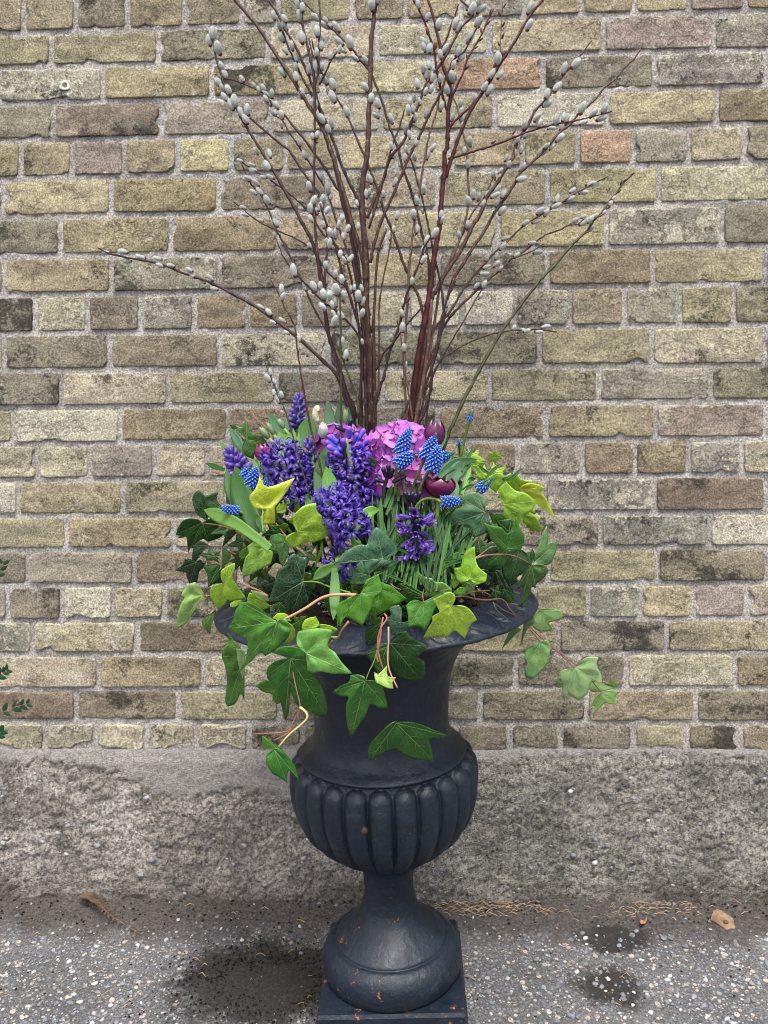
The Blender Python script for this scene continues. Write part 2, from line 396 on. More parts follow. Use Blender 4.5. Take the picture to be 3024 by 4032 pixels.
def spline(pts, per=5):
    pts = [Vector(p) for p in pts]
    if len(pts) < 3: return [pts[0].lerp(pts[-1], i / per) for i in range(per + 1)]
    out = []; q = [pts[0] * 2 - pts[1]] + pts + [pts[-1] * 2 - pts[-2]]
    for i in range(1, len(q) - 2):
        a, b, c, d = q[i - 1:i + 3]
        for k in range(per):
            t = k / per
            out.append(.5 * ((2 * b) + (c - a) * t + (2 * a - 5 * b + 4 * c - d) * t * t + (3 * b - a - 3 * c + d) * t ** 3))
    out.append(pts[-1]); return out
def lerp(a, b, t): return a + (b - a) * t
def fr(x, y, z, o=4): return noise.fractal(Vector((x, y, z)), 1.0, 2.0, o)

# ------------------------------------------------------------------ ground
def axis_lines(lo, hi, c0, c1, step):
    a = list(np.arange(c0, c1, step)); g = step
    x = c1
    while x < hi: a.append(x); g *= 1.35; x += g
    a.append(hi); x = c0; g = step; b = []
    while x > lo: g *= 1.35; x -= g; b.append(max(x, lo))
    return sorted(set(b + a))
xs = axis_lines(-60, 60, -1.0, 1.0, .008); ys = axis_lines(-60, 60, -.62, .02, .008)
vs = []
for y in ys:
    for x in xs:
        z = 0.
        if -1.2 < x < 1.2 and -1.0 < y < .1:
            z = .004 * fr(x * 9, y * 9, 0) + .0022 * fr(x * 70, y * 70, 3, 3)
            z += .016 * max(0, min(1, (y + .13) / .12)) + .006 * max(0, 1 - ((x - SP1.x) ** 2 / .02 + (y - SP1.y) ** 2 / .008))
        vs.append((x, y, z))
nx = len(xs)
fs = [(j * nx + i, j * nx + i + 1, (j + 1) * nx + i + 1, (j + 1) * nx + i) for j in range(len(ys) - 1) for i in range(nx - 1)]
g = MB(); g.add(vs, fs); tag(g.build('ground', [MG_]), 'grey asphalt ground with pale gravel showing through', None, None, 'structure')

# ------------------------------------------------------------------ brick wall
L = [128, 264, 407, 553, 702, 854, 1010, 1161, 1312, 1459, 1604, 1748, 1889, 2030, 2165, 2304, 2441, 2576, 2713, 2839, 2962]
R = [53, 205, 349, 497, 647, 807, 973, 1123, 1283, 1440, 1583, 1729, 1873, 2018, 2155, 2295, 2435, 2572, 2707, 2845, 2972]
EXT = 5
LL = [128 - 146 * k for k in range(EXT + 1, 0, -1)] + L
RR = [53 - 150 * k for k in range(EXT + 1, 0, -1)] + R
J = {
 0: [93,299,504,727,953,1095,1386,1596,1813,2065,2290,2498,2712,2934], 1: [203,624,1056,1484,1927,2375,2808],
 2: [-5,407,833,1273,1706,2139,2579,3014], 3: [211,635,1066,1499,1948,2390,2822],
 4: [84,285,490,700,911,1123,1338,1560,1780,2059,2275,2492,2711,2929], 5: [14,438,861,1290,1723,2157,2592,3035],
 6: [239,673,1097,1520,1963,2387,2843], 7: [16,439,864,1303,1727,2155,2570,3012],
 8: [139,345,553,766,975,1178,1395,1609,1818,2029,2244,2458,2677,2888], 9: [18,433,865,1294,1711,2125,2565,3012],
 10: [243,664,1088,1506,1927,2357,2799], 11: [52,474,898,1325,1723,2150,2582,3014],
 12: [150,355,609,816,1030,1245,1450,1650,1845,2039,2293,2501,2711,2920], 13: [73,486,893,1310,1730,2145,2576,3014],
 14: [263,684,1100,1515,1935,2364,2793], 15: [111,529,945,1350,1750,2159,2588,3018],
 16: [246,447,649,860,1070,1280,1490,1700,1905,2105,2317,2522,2729,2939], 17: [129,542,960,1370,1780,2198,2624,3050],
 18: [-20,390,799,1210,1620,2032,2465,2893], 19: [301,702,1100,1500,1893,2310,2738],
 20: [180,378,577,773,981,1190,1400,1600,1797,2008,2207,2495,2702,2916]}
K = {0: 'BTDTTGBBBGBBBPT', 1: 'BBDCCYPG', 2: 'BGBKYODGG', 3: 'DDPCBWYT', 4: 'BBPBYBBYCBBOGCD', 5: 'BYSDCBBCB',
 6: 'DBTBYYGD', 7: 'BBGDBDTBB', 8: 'DCDGTTDCWWGBGBD', 9: 'CDDVDDBCB', 10: 'DCBDCBPD', 11: 'CWTTDTBPB',
 12: 'CCPCCBBBBTGTTGC', 13: 'WBBDDCGRG', 14: 'BBCBBPGW', 15: 'DPTBBBBDD', 16: 'DWCDTBBBBBBGYPC', 17: 'GCRCBBDBT',
 18: 'BCBCDDDCT', 19: 'RDBTDDBD', 20: 'CCCCCDDDDDDDBDT'}
PAL = {  # colour, limewash, grime
 'B': ((.335, .290, .190), .30, .34), 'Y': ((.42, .368, .235), .42, .20), 'C': ((.41, .372, .275), .60, .30), 'D': ((.245, .222, .168), .18, .55),
 'T': ((.275, .225, .155), .22, .40), 'G': ((.285, .272, .235), .58, .50), 'W': ((.46, .445, .405), .92, .25), 'P': ((.315, .268, .235), .42, .30),
 'O': ((.39, .265, .190), .28, .24), 'K': ((.36, .31, .19), .35, .88), 'V': ((.42, .39, .32), .85, .82), 'S': ((.33, .265, .155), .2, .42), 'R': ((.215, .170, .125), .25, .42)}
def row_y(k, x): return LL[k] + (RR[k] - LL[k]) * (x - 210) / 2440
def brick_geo(mb, corners, nx, nz, seed, proud, erode=.0022, bottom=0.):
    "corners: (x,z) of bottom-left, bottom-right, top-right, top-left on the wall plane"
    bl, br, tr, tl = corners; vs = []; ed = []
    b1_, b2_ = .0016 / (br[0] - bl[0]), .0034 / (br[0] - bl[0]); us = [0, b1_, b2_] + [(b2_ + (1 - 2 * b2_) * i / (nx - 4)) for i in range(1, nx - 4)] + [1 - b2_, 1 - b1_, 1]
    b1_, b2_ = .0016 / (tl[1] - bl[1]), .0036 / (tl[1] - bl[1]); ws = [0, b1_, b2_] + [(b2_ + (1 - 2 * b2_) * i / (nz - 4)) for i in range(1, nz - 4)] + [1 - b2_, 1 - b1_, 1]
    wid = br[0] - bl[0]; hei = tl[1] - bl[1]
    for wq in ws:
        for u in us:
            x = lerp(lerp(bl[0], br[0], u), lerp(tl[0], tr[0], u), wq); z = lerp(lerp(bl[1], tl[1], wq), lerp(br[1], tr[1], wq), u)
            dx = min(u, 1 - u) * wid; dz = min(wq, 1 - wq) * hei
            e1 = erode * (.8 + 1.5 * fr(x * 90, seed, z * 90, 4)); e2 = erode * (.8 + 1.5 * fr(x * 90, seed + 5, z * 90, 4))
            cr = .0030 * max(0, 1 - dx / .010) * max(0, 1 - dz / .010)
            sx = (1 if u < .5 else -1); sz = (1 if wq < .5 else -1)
            kx = max(0, 1 - dx / .012); kz = max(0, 1 - dz / .012)
            big = max(0, fr(x * 22, seed * 3, z * 22, 3) - .42) * .03
            x += sx * (kx * (e1 + cr + big)); z += sz * (kz * (e2 + cr + big))
            if bottom and wq < .5: z += max(0, 1 - dz / .03) * bottom * max(0, .35 + .9 * fr(x * 14, 3.3, 0, 4))
            d = min(dx, dz); rim = max(0, 1 - d / .0026)
            y = -proud + rim ** 2 * .0045 + .0022 * fr(x * 26, seed, z * 40, 5) + .0010 * fr(x * 120, seed, z * 120, 2)
            if d == 0: y = .012
            vs.append((x, y, z)); ed.append(max(0, 1 - d / .007))
    X = len(us); Z = len(ws)
    fs = [(j * X + i, j * X + i + 1, (j + 1) * X + i + 1, (j + 1) * X + i) for j in range(Z - 1) for i in range(X - 1)]
    mb.add(vs, fs, 0, edge=ed)
wall = thing('brick_wall', P(1512, 2960, .05), 'weathered yellow brick wall with grey mortar on a rough concrete footing', 'wall')
spare = MB(); nb = 0
for k in range(len(LL) - 1):
    c = k - EXT
    lo, hi = -2600, 5600
    if c in J: js = list(J[c])
    else: js = list(J[{-1: 5, -2: 3, -3: 6, -4: 4, -5: 1}[c]])
    heads = len(js) > 10; st = 213 if heads else 430
    off = 0
    while js[0] > lo: js.insert(0, js[0] - st); off += 1
    while js[-1] < hi: js.append(js[-1] + st)
    gap_t = 8.2 if c < 14 else 7.5
    for i in range(len(js) - 1):
        x0, x1 = js[i] + 7, js[i + 1] - 7
        mid = (x0 + x1) / 2
        yt0, yb0 = row_y(k, x0) + gap_t, row_y(k + 1, x0) - gap_t + (4 if c == 20 else 0)
        yt1, yb1 = row_y(k, x1) + gap_t, row_y(k + 1, x1) - gap_t + (4 if c == 20 else 0)
        jit = [random.uniform(-2.5, 2.5) for _ in range(4)]
        cs = [P(x0, yb0 + jit[0]), P(x1, yb1 + jit[1]), P(x1, yt1 + jit[2]), P(x0, yt0 + jit[3])]
        cs = [(q.x, q.z) for q in cs]
        inframe = x1 > -10 and x0 < 3034 and 0 <= c
        idx = i - off + 1
        code = K[c][idx] if c in K and 0 <= idx < len(K[c]) else random.choice('BBYCDTGP')
        proud = random.uniform(.0022, .0055) * (1.0 if c > 3 else .9)
        n_u = 38 if (x1 - x0) > 300 else 22
        if inframe:
            mb = MB(); brick_geo(mb, cs, n_u, 13, nb * 1.7, proud, .0010 if c < 20 else .0025, .022 if c == 20 else 0.)
            col, wash, grime = PAL[code]
            g_ = sum(col) / 3; col = tuple(min(.8, (v * .74 + g_ * .26) * 1.36 * random.uniform(.96, 1.04)) for v in col)
            o = mb.build('brick', [MB_], wall, color=(*col, min(1, wash + random.uniform(-.08, .08)))); o['rust'] = 1.0 if code == 'S' else 0.0; o['grime'] = float(grime * .78 + random.uniform(-.08, .08)); nb += 1
        else:
            brick_geo(spare, cs, 8, 7, i * 1.3 + c, proud)
o = spare.build('brick_courses', [MB_], wall, color=(.38, .32, .2, .3)); o['grime'] = .35; o['kind'] = 'stuff'
# mortar: one rough sheet a few millimetres behind the brick faces
xs = axis_lines(-1.9, 1.9, -.88, .88, .0065)
ztop = P(1512, LL[0] - 10).z; zbot = P(1512, 3010).z
zs = list(np.arange(zbot, P(1512, -60).z, .0065)) + list(np.arange(P(1512, -60).z + .01, ztop, .05)) + [ztop]
PT = [(857, 529, 966, 551), (693, 556, 729, 693), (711, 676, 920, 702), (898, 547, 921, 675), (1913, 91, 1940, 219), (1858, 200, 2105, 223), (2148, 675, 2168, 811), (995, 520, 1040, 560)]
PTW = [(P(a, d).x, P(c, b).x, P(a, d).z, P(c, b).z) for a, b, c, d in PT]
m = MB(); vs = []; pat = []
for z in zs:
    for x in xs:
        pf = 1. if any(a < x < b and c < z < d for a, b, c, d in PTW) else 0.; pat.append(pf)
        vs.append((x, .0005 - .0012 * pf + .0028 * fr(x * 45, 8, z * 75, 4) + .0012 * fr(x * 9, 2, z * 30, 2), z))
X = len(xs); m.add(vs, [(j * X + i, j * X + i + 1, (j + 1) * X + i + 1, (j + 1) * X + i) for j in range(len(zs) - 1) for i in range(X - 1)], 0, patch=pat)
bk = [(-1.9, .01, zbot), (1.9, .01, zbot), (1.9, .01, ztop), (-1.9, .01, ztop), (-1.9, .25, zbot), (1.9, .25, zbot), (1.9, .25, ztop), (-1.9, .25, ztop)]
m.add(bk, [(0, 4, 7, 3), (1, 2, 6, 5), (3, 7, 6, 2), (4, 5, 6, 7), (0, 1, 5, 4)])
m.build('mortar', [MM_], wall)
# drilled hole in a brick
h = P(255, 337, -.007); mb = MB()
ring = []
for (r, dy) in ((.0105, .0), (.0090, -.0012), (.0062, -.0008), (.0050, .004)):
    for j in range(20): a = 2 * math.pi * j / 20; q = 1 + .12 * math.sin(3 * a + r * 900); ring.append((h.x + r * math.cos(a) * q, h.y + dy, h.z + r * math.sin(a) * q))
fs = [(i * 20 + j, i * 20 + (j + 1) % 20, (i + 1) * 20 + (j + 1) % 20, (i + 1) * 20 + j) for i in range(3) for j in range(20)]
mb.add(ring, fs, 0); mb.add([ring[60 + j] for j in range(20)], [tuple(range(20))], 1)
mb.build('drill_hole', [plain('hole_lime', (.52, .50, .40), .9), plain('hole_dark', (.12, .11, .09), .9)], wall)
# concrete foundation
fx = axis_lines(-1.9, 1.9, -.92, .92, .0045); ztf = P(1512, 2958).z + .012
fz = list(np.arange(-.06, ztf, .0045)); f = MB(); vs = []; coat = []
CR = [(-200, 2990), (0, 2985), (250, 2990), (400, 3020), (560, 3070), (640, 3130), (800, 3120), (950, 3090), (1150, 3150), (1500, 3060), (1800, 3010), (2000, 2988), (2300, 2972), (3400, 2975)]
crx = [P(a, b).x for a, b in CR]; crz = [P(a, b).z for a, b in CR]
for z in fz:
    for x in fx:
        zc = np.interp(x, crx, crz) + .013 * fr(x * 22, 1, 0, 5) + .010 * fr(x * 60, 1, z * 60, 4)
        ct = max(0., min(1., (z - zc) / .006))
        rough = .0040 * fr(x * 50, 4, z * 50, 5) + .0045 * fr(x * 140, 6, z * 140, 3) + .006 * fr(x * 4.5, 9, z * 7, 3)
        y = -.010 - .020 * (1 - z / ztf) + rough * (1 - .65 * ct) - .0048 * ct + .0022 * ct * fr(x * 60, 3, z * 60, 4) + .011 * max(0, min(1, (z - (ztf - .03)) / .03))
        if z > ztf - .006: y = .012
        vs.append((x, y, z)); coat.append(ct)
X = len(fx); f.add(vs, [(j * X + i, j * X + i + 1, (j + 1) * X + i + 1, (j + 1) * X + i) for j in range(len(fz) - 1) for i in range(X - 1)], 0, coat=coat)
f.build('foundation', [MC_], wall)
# pebbles bedded in the concrete
pb = MB()
for _ in range(330):
    px, py = random.uniform(-60, 3080), random.uniform(3060, 3520)
    s = random.choice((3, 4, 4, 5, 6, 8, 11)) * .00042; q = P(px, py, -.022 - .016 * random.random())
    zc = np.interp(q.x, crx, crz)
    if q.z > zc - .01: continue
    pb.blob(q, s * 1.5, s * .8, s, Matrix.Rotation(random.uniform(-.6, .6), 3, 'Y'), 7, 4, (0 if random.random() < .07 else 1), .18)
pb.build('pebbles', [M_stone, plain('bedded_pebble', (.17, .175, .185), .8, .5, 30)], wall)['kind'] = 'stuff'
# ------------------------------------------------------------------ gravel, straw and litter on the ground
gv = MB()
def gz(x, y): return .016 * max(0, min(1, (y + .13) / .12))
for _ in range(5200):
    px, py = random.uniform(-150, 3180), 3560 + 560 * random.random() ** .8
    q = G(px, py)
    if q.y > -.03: q.y = -.03 - .1 * random.random()
    dsp = math.hypot((q.x - SP1.x) / .17, (q.y - SP1.y) / .105)
    if dsp < 1 and random.random() < .86: continue
    if q.y > -.10 and random.random() < .72: continue
    s = random.choice((1.5, 2, 2, 2.5, 3, 3, 4, 5, 8)) * .00042 * 1.15
    if px > 1700: s *= 1.12
    if random.random() < .25: continue
    gv.blob((q.x, q.y, gz(q.x, q.y) + s * .25), s * random.uniform(.9, 1.5), s * random.uniform(.8, 1.2), s * .62, Matrix.Rotation(random.uniform(0, 3.1), 3, 'Z'), 6, 4, (0 if random.random() < .22 else 1), .25)
tag(gv.build('gravel', [M_stone, M_stone2], smooth=False), 'loose white and grey gravel on the asphalt', None, None, 'stuff')
sc = MB()
for _ in range(450):
    px, py = random.uniform(-100, 3150), random.uniform(3560, 3650) if random.random() < .85 else random.uniform(3560, 4100)
    q = G(px, py); q.y = min(q.y, -.035); s = random.uniform(.0008, .0028)
    sc.blob((q.x, q.y, gz(q.x, q.y) + s * .4), s, s * .8, s * .6, None, 6, 4, 0, .3)
for _ in range(1500):
    a = random.gauss(0, 1); q = Vector((SP1.x + .09 * a, SP1.y + .055 * random.gauss(0, 1), 0)); s = random.uniform(.0007, .0022)
    if q.y > -.04: continue
    sc.blob((q.x, q.y, .003 + s * .3), s, s * .9, s * .6, None, 6, 4, 0, .3)
tag(sc.build('soil_crumbs', [M_soil], smooth=False), 'dark soil crumbs spilled on the asphalt and along the wall', None, None, 'stuff')
st = MB()
for _ in range(330):
    if random.random() < .62: px, py = random.gauss(1920, 130) if random.random() < .6 else random.gauss(2560, 120), random.gauss(3600, 16)
    else: px, py = random.uniform(0, 3000), random.uniform(3580, 3980)
    q = G(px, py); q.y = min(q.y, -.035); a = random.uniform(-.7, .7) + (math.pi if random.random() < .5 else 0); l = random.uniform(.006, .022)
    z0 = gz(q.x, q.y) + .002
    st.tube([(q.x, q.y, z0), (q.x + l * .5 * math.cos(a), q.y + l * .4 * math.sin(a), z0 + random.uniform(.001, .006)), (q.x + l * math.cos(a), q.y + l * .8 * math.sin(a), z0)], .00045, 4)
tag(st.build('straw', [M_straw]), 'dry straw and grass bits scattered at the foot of the wall', None, None, 'stuff')

def flat_leaf(name, outline, px, py, size, mat, label, cat, lift=.012, curl=.5, rot=0):
    c = G(px, py); c.y = min(c.y, -.04); c.z = gz(c.x, c.y) + .002
    t = thing(name, c, label, cat); mb = MB(); n = len(outline); vs = []
    for r in (1., .66, .33):
        for (a, b) in outline:
            x, y = a * r, b * r; x, y = x * math.cos(rot) - y * math.sin(rot), x * math.sin(rot) + y * math.cos(rot)
            vs.append((c.x + x * size, c.y + y * size, c.z + lift * (.3 + curl * (x * x) - .3 * y + .15 * math.sin(7 * a + 4 * b))))
    vs.append((c.x, c.y, c.z + lift * .2))
    fs = [(k * n + i, k * n + (i + 1) % n, (k + 1) * n + (i + 1) % n, (k + 1) * n + i) for k in (0, 1) for i in range(n)] + [(2 * n + i, 2 * n + (i + 1) % n, 3 * n) for i in range(n)]
    k = len(vs); vs += [(x, y, z - .0012) for x, y, z in vs]; fs += [tuple(i + k for i in reversed(f_)) for f_ in fs] + [(i, i + k, (i + 1) % n + k, (i + 1) % n) for i in range(n)]
    mb.add(vs, fs); mb.build('leaf_blade' if 'leaf' in name else 'flake', [mat], t); return t
flat_leaf('dry_leaf', [(-1, -.1), (-.5, .28), (.1, .42), (.7, .3), (1, .0), (.5, -.22), (-.3, -.3)], 2535, 3655, .017, M_rust, 'curled orange brown dead leaf near the foot of the wall', 'dead leaf', .018, .8, .9)
# splinter of wood with a dark knot
c = G(2850, 3655); c.z = .01
t = thing('wood_chip', c, 'broken chip of light wood with a dark knot lying by the wall', 'wood chip'); mb = MB()
out = [(-.024, .004), (-.015, .012), (-.002, .017), (.009, .009), (.020, .004), (.019, -.011), (.009, -.016), (-.016, -.004)]
vs = [(c.x + a, c.y + b, c.z + .004 + b * .85 + .003 * math.sin(a * 300)) for a, b in out] + [(c.x + a, c.y + b + .004, c.z - .006 + b * .7) for a, b in out]
mb.add(vs, [tuple(range(8)), tuple(range(15, 7, -1))] + [(i, i + 8, (i + 1) % 8 + 8, (i + 1) % 8) for i in range(8)]); mb.build('splinter', [M_wood], t, False)
mb = MB(); mb.blob((c.x + .003, c.y - .003, c.z + .0045), .0055, .0035, .0022, Matrix.Rotation(.7, 3, 'X'), 10, 5); mb.build('knot', [plain('knot', (.07, .04, .025), .8)], t)
# cedar sprig
def sprig(name, pts, y_or_ground, leafl, label, cat, mats, pair=True, n=14, wide=.4, group=None):
    t = thing(name, pts[0], label, cat, group); path = spline(pts, 6); mb = MB(); mb.tube(path, [lerp(.0012, .0005, i / len(path)) for i in range(len(path))], 5); mb.build('stem', [mats[0]], t)
    for i in range(n):
        k = (i + .7) / n; a = path[min(int(k * (len(path) - 1)), len(path) - 2)]; b = path[min(int(k * (len(path) - 1)) + 1, len(path) - 1)]
        d = (b - a).normalized()
        for s in (-1, 1):
            side = (Vector((-d.z, 0, d.x)) if y_or_ground != 'g' else Vector((-d.y, d.x, 0))) * s
            dr = (d * .75 + side * .7 + Vector((0, -.25 * random.random(), 0.1))).normalized(); l = leafl * random.uniform(.75, 1.1) * (1 - .35 * k)
            wv = dr.cross(Vector((0, 1, 0)) if y_or_ground != 'g' else Vector((0, 0, 1))).normalized() * l * wide * .5
            nn = dr.cross(wv).normalized() * l * .06
            v = [a, a + dr * l * .3 + wv, a + dr * l * .7 + wv * .8, a + dr * l, a + dr * l * .7 - wv * .8, a + dr * l * .3 - wv, a + dr * l * .5 + nn]
            m2 = MB(); m2.add([q - nn * .3 for q in v[:6]] + [v[6]], [(i2, (i2 + 1) % 6, 6) for i2 in range(6)]); m2.add([q - nn * 1.2 for q in v[:6]], [(5, 4, 3, 2, 1, 0)])
            m2.build('leaf', [mats[1]], t, True)
    return t
def gp(px, py, dz=.004): q = G(px, py); q.y = min(q.y, -.035); q.z = gz(q.x, q.y) + dz; return q
sprig('cedar_sprig', [gp(330, 3555, .012), gp(380, 3600, .02), gp(430, 3640, .016), gp(560, 3690)], 'g', .021, 'brown dried cedar sprig lying at the foot of the wall', 'twig', (M_wood, M_cedar), n=24, wide=.34)
M_box = plain('boxwood_leaf', (.007, .034, .012), .35, .4, 60)
for lab, pts in (('shrub sprig with dark leaves at the left edge, longest and pointing right', [(-160, 2850), (-20, 2815), (60, 2785), (112, 2770)]),
                 ('shrub sprig with dark leaves at the left edge, above the longest one', [(-150, 2720), (-60, 2690), (0, 2660), (28, 2640)]),
                 ('topmost dark leaved shrub sprig at the left edge of the picture', [(-150, 2350), (-60, 2300), (-10, 2260), (12, 2215)]),
                 ('lowest dark leaved shrub sprig at the left edge near the footing', [(-150, 2950), (-60, 2910), (-10, 2890), (8, 2880)])):
    sprig('shrub_sprig', [P(a, b, -.30) for a, b in pts], 'w', .022, lab, 'shrub', (M_stem, M_box), n=6, wide=.48, group='shrub sprigs reaching in from the left')

# ------------------------------------------------------------------ urn
UY = -.35
base = G(1548, 4330); base = Vector((P(1558, 4200, UY).x, UY, 0))
LEAN = math.radians(-1.8)
urn = thing('garden_urn', base, 'black painted cast iron pedestal urn with fluted bowl and leafy rim', 'urn')
UM = Matrix.Rotation(LEAN, 3, 'Y')
def U(r, th, z): return base + UM @ Vector((r * math.sin(th), -r * math.cos(th), z))
def revolve(prof, name, nseg=192, mod=None):
    mb = MB(); vs = []
    for (r, z) in prof:
        for j in range(nseg):
            th = 2 * math.pi * j / nseg; rr, zz = (r, z) if mod is None else mod(r, z, th)
            vs.append(U(rr, th, zz))
    mb.add(vs, [(i * nseg + j, i * nseg + (j + 1) % nseg, (i + 1) * nseg + (j + 1) % nseg, (i + 1) * nseg + j) for i in range(len(prof) - 1) for j in range(nseg)])
    return mb.build(name, [MI_], urn)
def prof_spline(pts, per=5):
    s = spline([(a, b, 0) for a, b in pts], per); return [(v.x, v.y) for v in s]
# plinth
mb = MB(); hw = .115
lv = [(hw + .004, 0), (hw + .004, .078), (hw, .086), (hw, .100), (hw - .003, .105), (0.02, .105)]
vs = []
for (q, z) in lv:
    for (sx, sy) in ((-1, -1), (1, -1), (1, 1), (-1, 1)): vs.append(base + UM @ Vector((sx * q, sy * q, z)))
mb.add(vs, [(i * 4 + j, i * 4 + (j + 1) % 4, (i + 1) * 4 + (j + 1) % 4, (i + 1) * 4 + j) for i in range(len(lv) - 1) for j in range(4)])
mb.build('plinth', [MI_], urn, False)
revolve(prof_spline([(.106, .104), (.1120, .1065), (.1145, .114), (.1148, .127), (.1125, .139), (.1065, .1485), (.0985, .1550)], 4) + prof_spline([(.0950, .1555), (.0925, .1565), (.0910, .160), (.0840, .1665), (.0735, .1755), (.0620, .1855), (.0525, .1965), (.0465, .208), (.0435, .221)], 4), 'foot')
revolve(prof_spline([(.0437, .219), (.0425, .224), (.0415, .231), (.0411, .243), (.0415, .256), (.0432, .267), (.0470, .277), (.0535, .2865), (.060, .292)], 4), 'stem')
def lobes(r, z, th):
    a = (th * 24 / (2 * math.pi) + .5) % 1.0 - .5            # -0.5..0.5 inside one lobe
    top = .462; e = 1.0
    if z > top - .017: e = math.sqrt(max(0., 1 - ((z - (top - .017)) / .017) ** 2)) if z < top else 0.
    low = min(1, max(0, (z - .290) / .045))
    wdt = max(e, .001)
    s = math.sqrt(max(0., 1 - (abs(a) / (.5 * wdt)) ** 2)) if e > 0 else 0.
    k = s * .0165 * low * (.25 + .75 * e)
    dent = .0007 * fr(math.sin(th) * 9, math.cos(th) * 9, z * 25, 3)
    return r - .0105 * low * (1 if z < top else max(0, 1 - (z - top) / .008)) + k + dent, z
revolve(prof_spline([(.0530, .2850), (.062, .2925), (.080, .3025), (.099, .3165), (.117, .333), (.1325, .352), (.1430, .374), (.1500, .400), (.1522, .422), (.1512, .437), (.1497, .447), (.1480, .4535), (.1462, .459), (.1452, .464)], 10), 'bowl', 384, lobes)
revolve(prof_spline([(.1330, .462), (.1385, .4645), (.1392, .468), (.1340, .4725), (.1270, .478), (.1195, .486), (.1150, .496), (.1128, .508), (.1122, .525), (.1145, .555), (.1185, .585), (.127, .612), (.143, .640), (.170, .664), (.205, .688), (.238, .702)], 4), 'neck')
def rim_mod(r, z, th):
    onto = max(0, min(1, (.2655 - r) / .006)) * max(0, min(1, (z - .706) / .004)); q = (r - .20) / .065        # relief only on the upper face
    ph = th * 22 / (2 * math.pi); a = ph - math.floor(ph) - .5
    egg = max(0, 1 - (a / .40) ** 2 - ((q - .52) / .46) ** 2) ** .5; ring = max(0, 1 - abs(math.hypot(a / .40, (q - .52) / .46) - 1.12) / .12)
    swirl = .5 + .5 * math.cos(th * 44 + 5 * q)
    return r + .0006 * math.cos(th * 22), z + onto * (.0075 * egg + .0045 * ring + .0030 * swirl * (1 - egg)) - .002 * onto + .0009 * fr(math.sin(th) * 14, math.cos(th) * 14, z * 30)
revolve(prof_spline([(.234, .700), (.250, .702), (.2625, .7035), (.2668, .706), (.2668, .7095), (.263, .7125), (.254, .716), (.244, .7195), (.232, .7235), (.220, .727), (.208, .7295), (.199, .729), (.194, .720), (.192, .700)], 6), 'rim', 660, rim_mod)
# bolt hole in the bowl
q = P(1435, 3270, -.517); mb = MB()
mb.tube([q + Vector((0, -.004, 0)), q + Vector((0, .004, 0))], [.0048, .0042], 14); mb.build('bolt_hole', [plain('dark_rust', (.035, .018, .012), .9, .5)], urn)
# soil mound in the urn
mb = MB(); vs = []; seg = 72; rings = 20
for i in range(rings + 1):
    r = .205 * i / rings
    for j in range(seg):
        th = 2 * math.pi * j / seg; z = .705 + .052 * (1 - (i / rings) ** 2) + .006 * fr(r * math.sin(th) * 30, r * math.cos(th) * 30, 1) + .003 * fr(r * math.sin(th) * 120, r * math.cos(th) * 120, 1)
        vs.append(U(r, th, z))
mb.add(vs, [(i * seg + j, i * seg + (j + 1) % seg, (i + 1) * seg + (j + 1) % seg, (i + 1) * seg + j) for i in range(rings) for j in range(seg)])
for _ in range(900):
    th = random.uniform(0, 6.28); r = .2 * random.random() ** .5; s = random.uniform(.0012, .004)
    mb.blob(U(r, th, .706 + .052 * (1 - (r / .205) ** 2)), s, s, s * .7, None, 6, 4, 1 if random.random() < .06 else 0, .3)
tag(mb.build('potting_soil', [M_soil, M_white]), 'dark potting soil mounded inside the urn', None, None, 'stuff')
# ------------------------------------------------------------------ pussy willow
def catkin_mesh(k, fat):
    rr = random.Random(40 + k); mb = MB(); Ln = 1.0
    prof = [(0, .0), (.10, .06), (.17, .18), (.215, .36), (.225, .55), (.20, .74), (.14, .90), (.06, .985), (0, 1.0)]
    seg = 9; vs = []
    for r, z in prof[1:-1]:
        for j in range(seg):
            a = 2 * math.pi * j / seg; q = fat * r * (1 + .06 * rr.uniform(-1, 1)); bend = .06 * z * z * (1 + .5 * k)
            vs.append((q * math.cos(a) + bend, q * math.sin(a), z))
    n = len(prof) - 2; vs += [(0, 0, 0), (.06, 0, 1.0)]; hair_ = [max(0., (v[2] - .45) * 1.1) for v in vs]
    fs = [(i * seg + j, i * seg + (j + 1) % seg, (i + 1) * seg + (j + 1) % seg, (i + 1) * seg + j) for i in range(n - 1) for j in range(seg)]
    fs += [(len(vs) - 2, (j + 1) % seg, j) for j in range(seg)] + [(len(vs) - 1, (n - 1) * seg + j, (n - 1) * seg + (j + 1) % seg) for j in range(seg)]
    mb.add(vs, fs, 0, hair=hair_)
    for _ in range(260):                                   # silky hairs
        z = rr.uniform(.1, 1.0); a = rr.uniform(0, 6.283); r = fat * np.interp(z, [p[1] for p in prof], [p[0] for p in prof]); bend = .06 * z * z * (1 + .5 * k)
        b = Vector((r * math.cos(a) + bend, r * math.sin(a), z)); d = Vector((math.cos(a) * .75, math.sin(a) * .75, .75)).normalized(); s = Vector((-math.sin(a), math.cos(a), 0)) * .011
        mb.add([b - s, b + s, b + d * rr.uniform(.07, .15)], [(0, 1, 2)], 0, hair=[.6, .6, 1.])
    # dark scale that held the bud
    mb.blob((.05, 0, .09), .17, .15, .15, None, 7, 5, 1)
    return mb.mesh('catkin', [M_fur, M_scale])
CATK = [catkin_mesh(k, f) for k, f in ((0, 1.12), (1, 1.25), (2, 1.02))]
def bud_mesh():
    mb = MB(); mb.blob((0, 0, .4), .2, .16, .5, None, 7, 5); return mb.mesh('bud', [M_scale])
BUD = bud_mesh()
DARK, BROWN, RED, OLIVE, TAN = (.024, .0085, .0085, .3), (.044, .018, .013, .6), (.038, .0035, .005, .1), (.034, .036, .013, .2), (.070, .038, .026, .8)
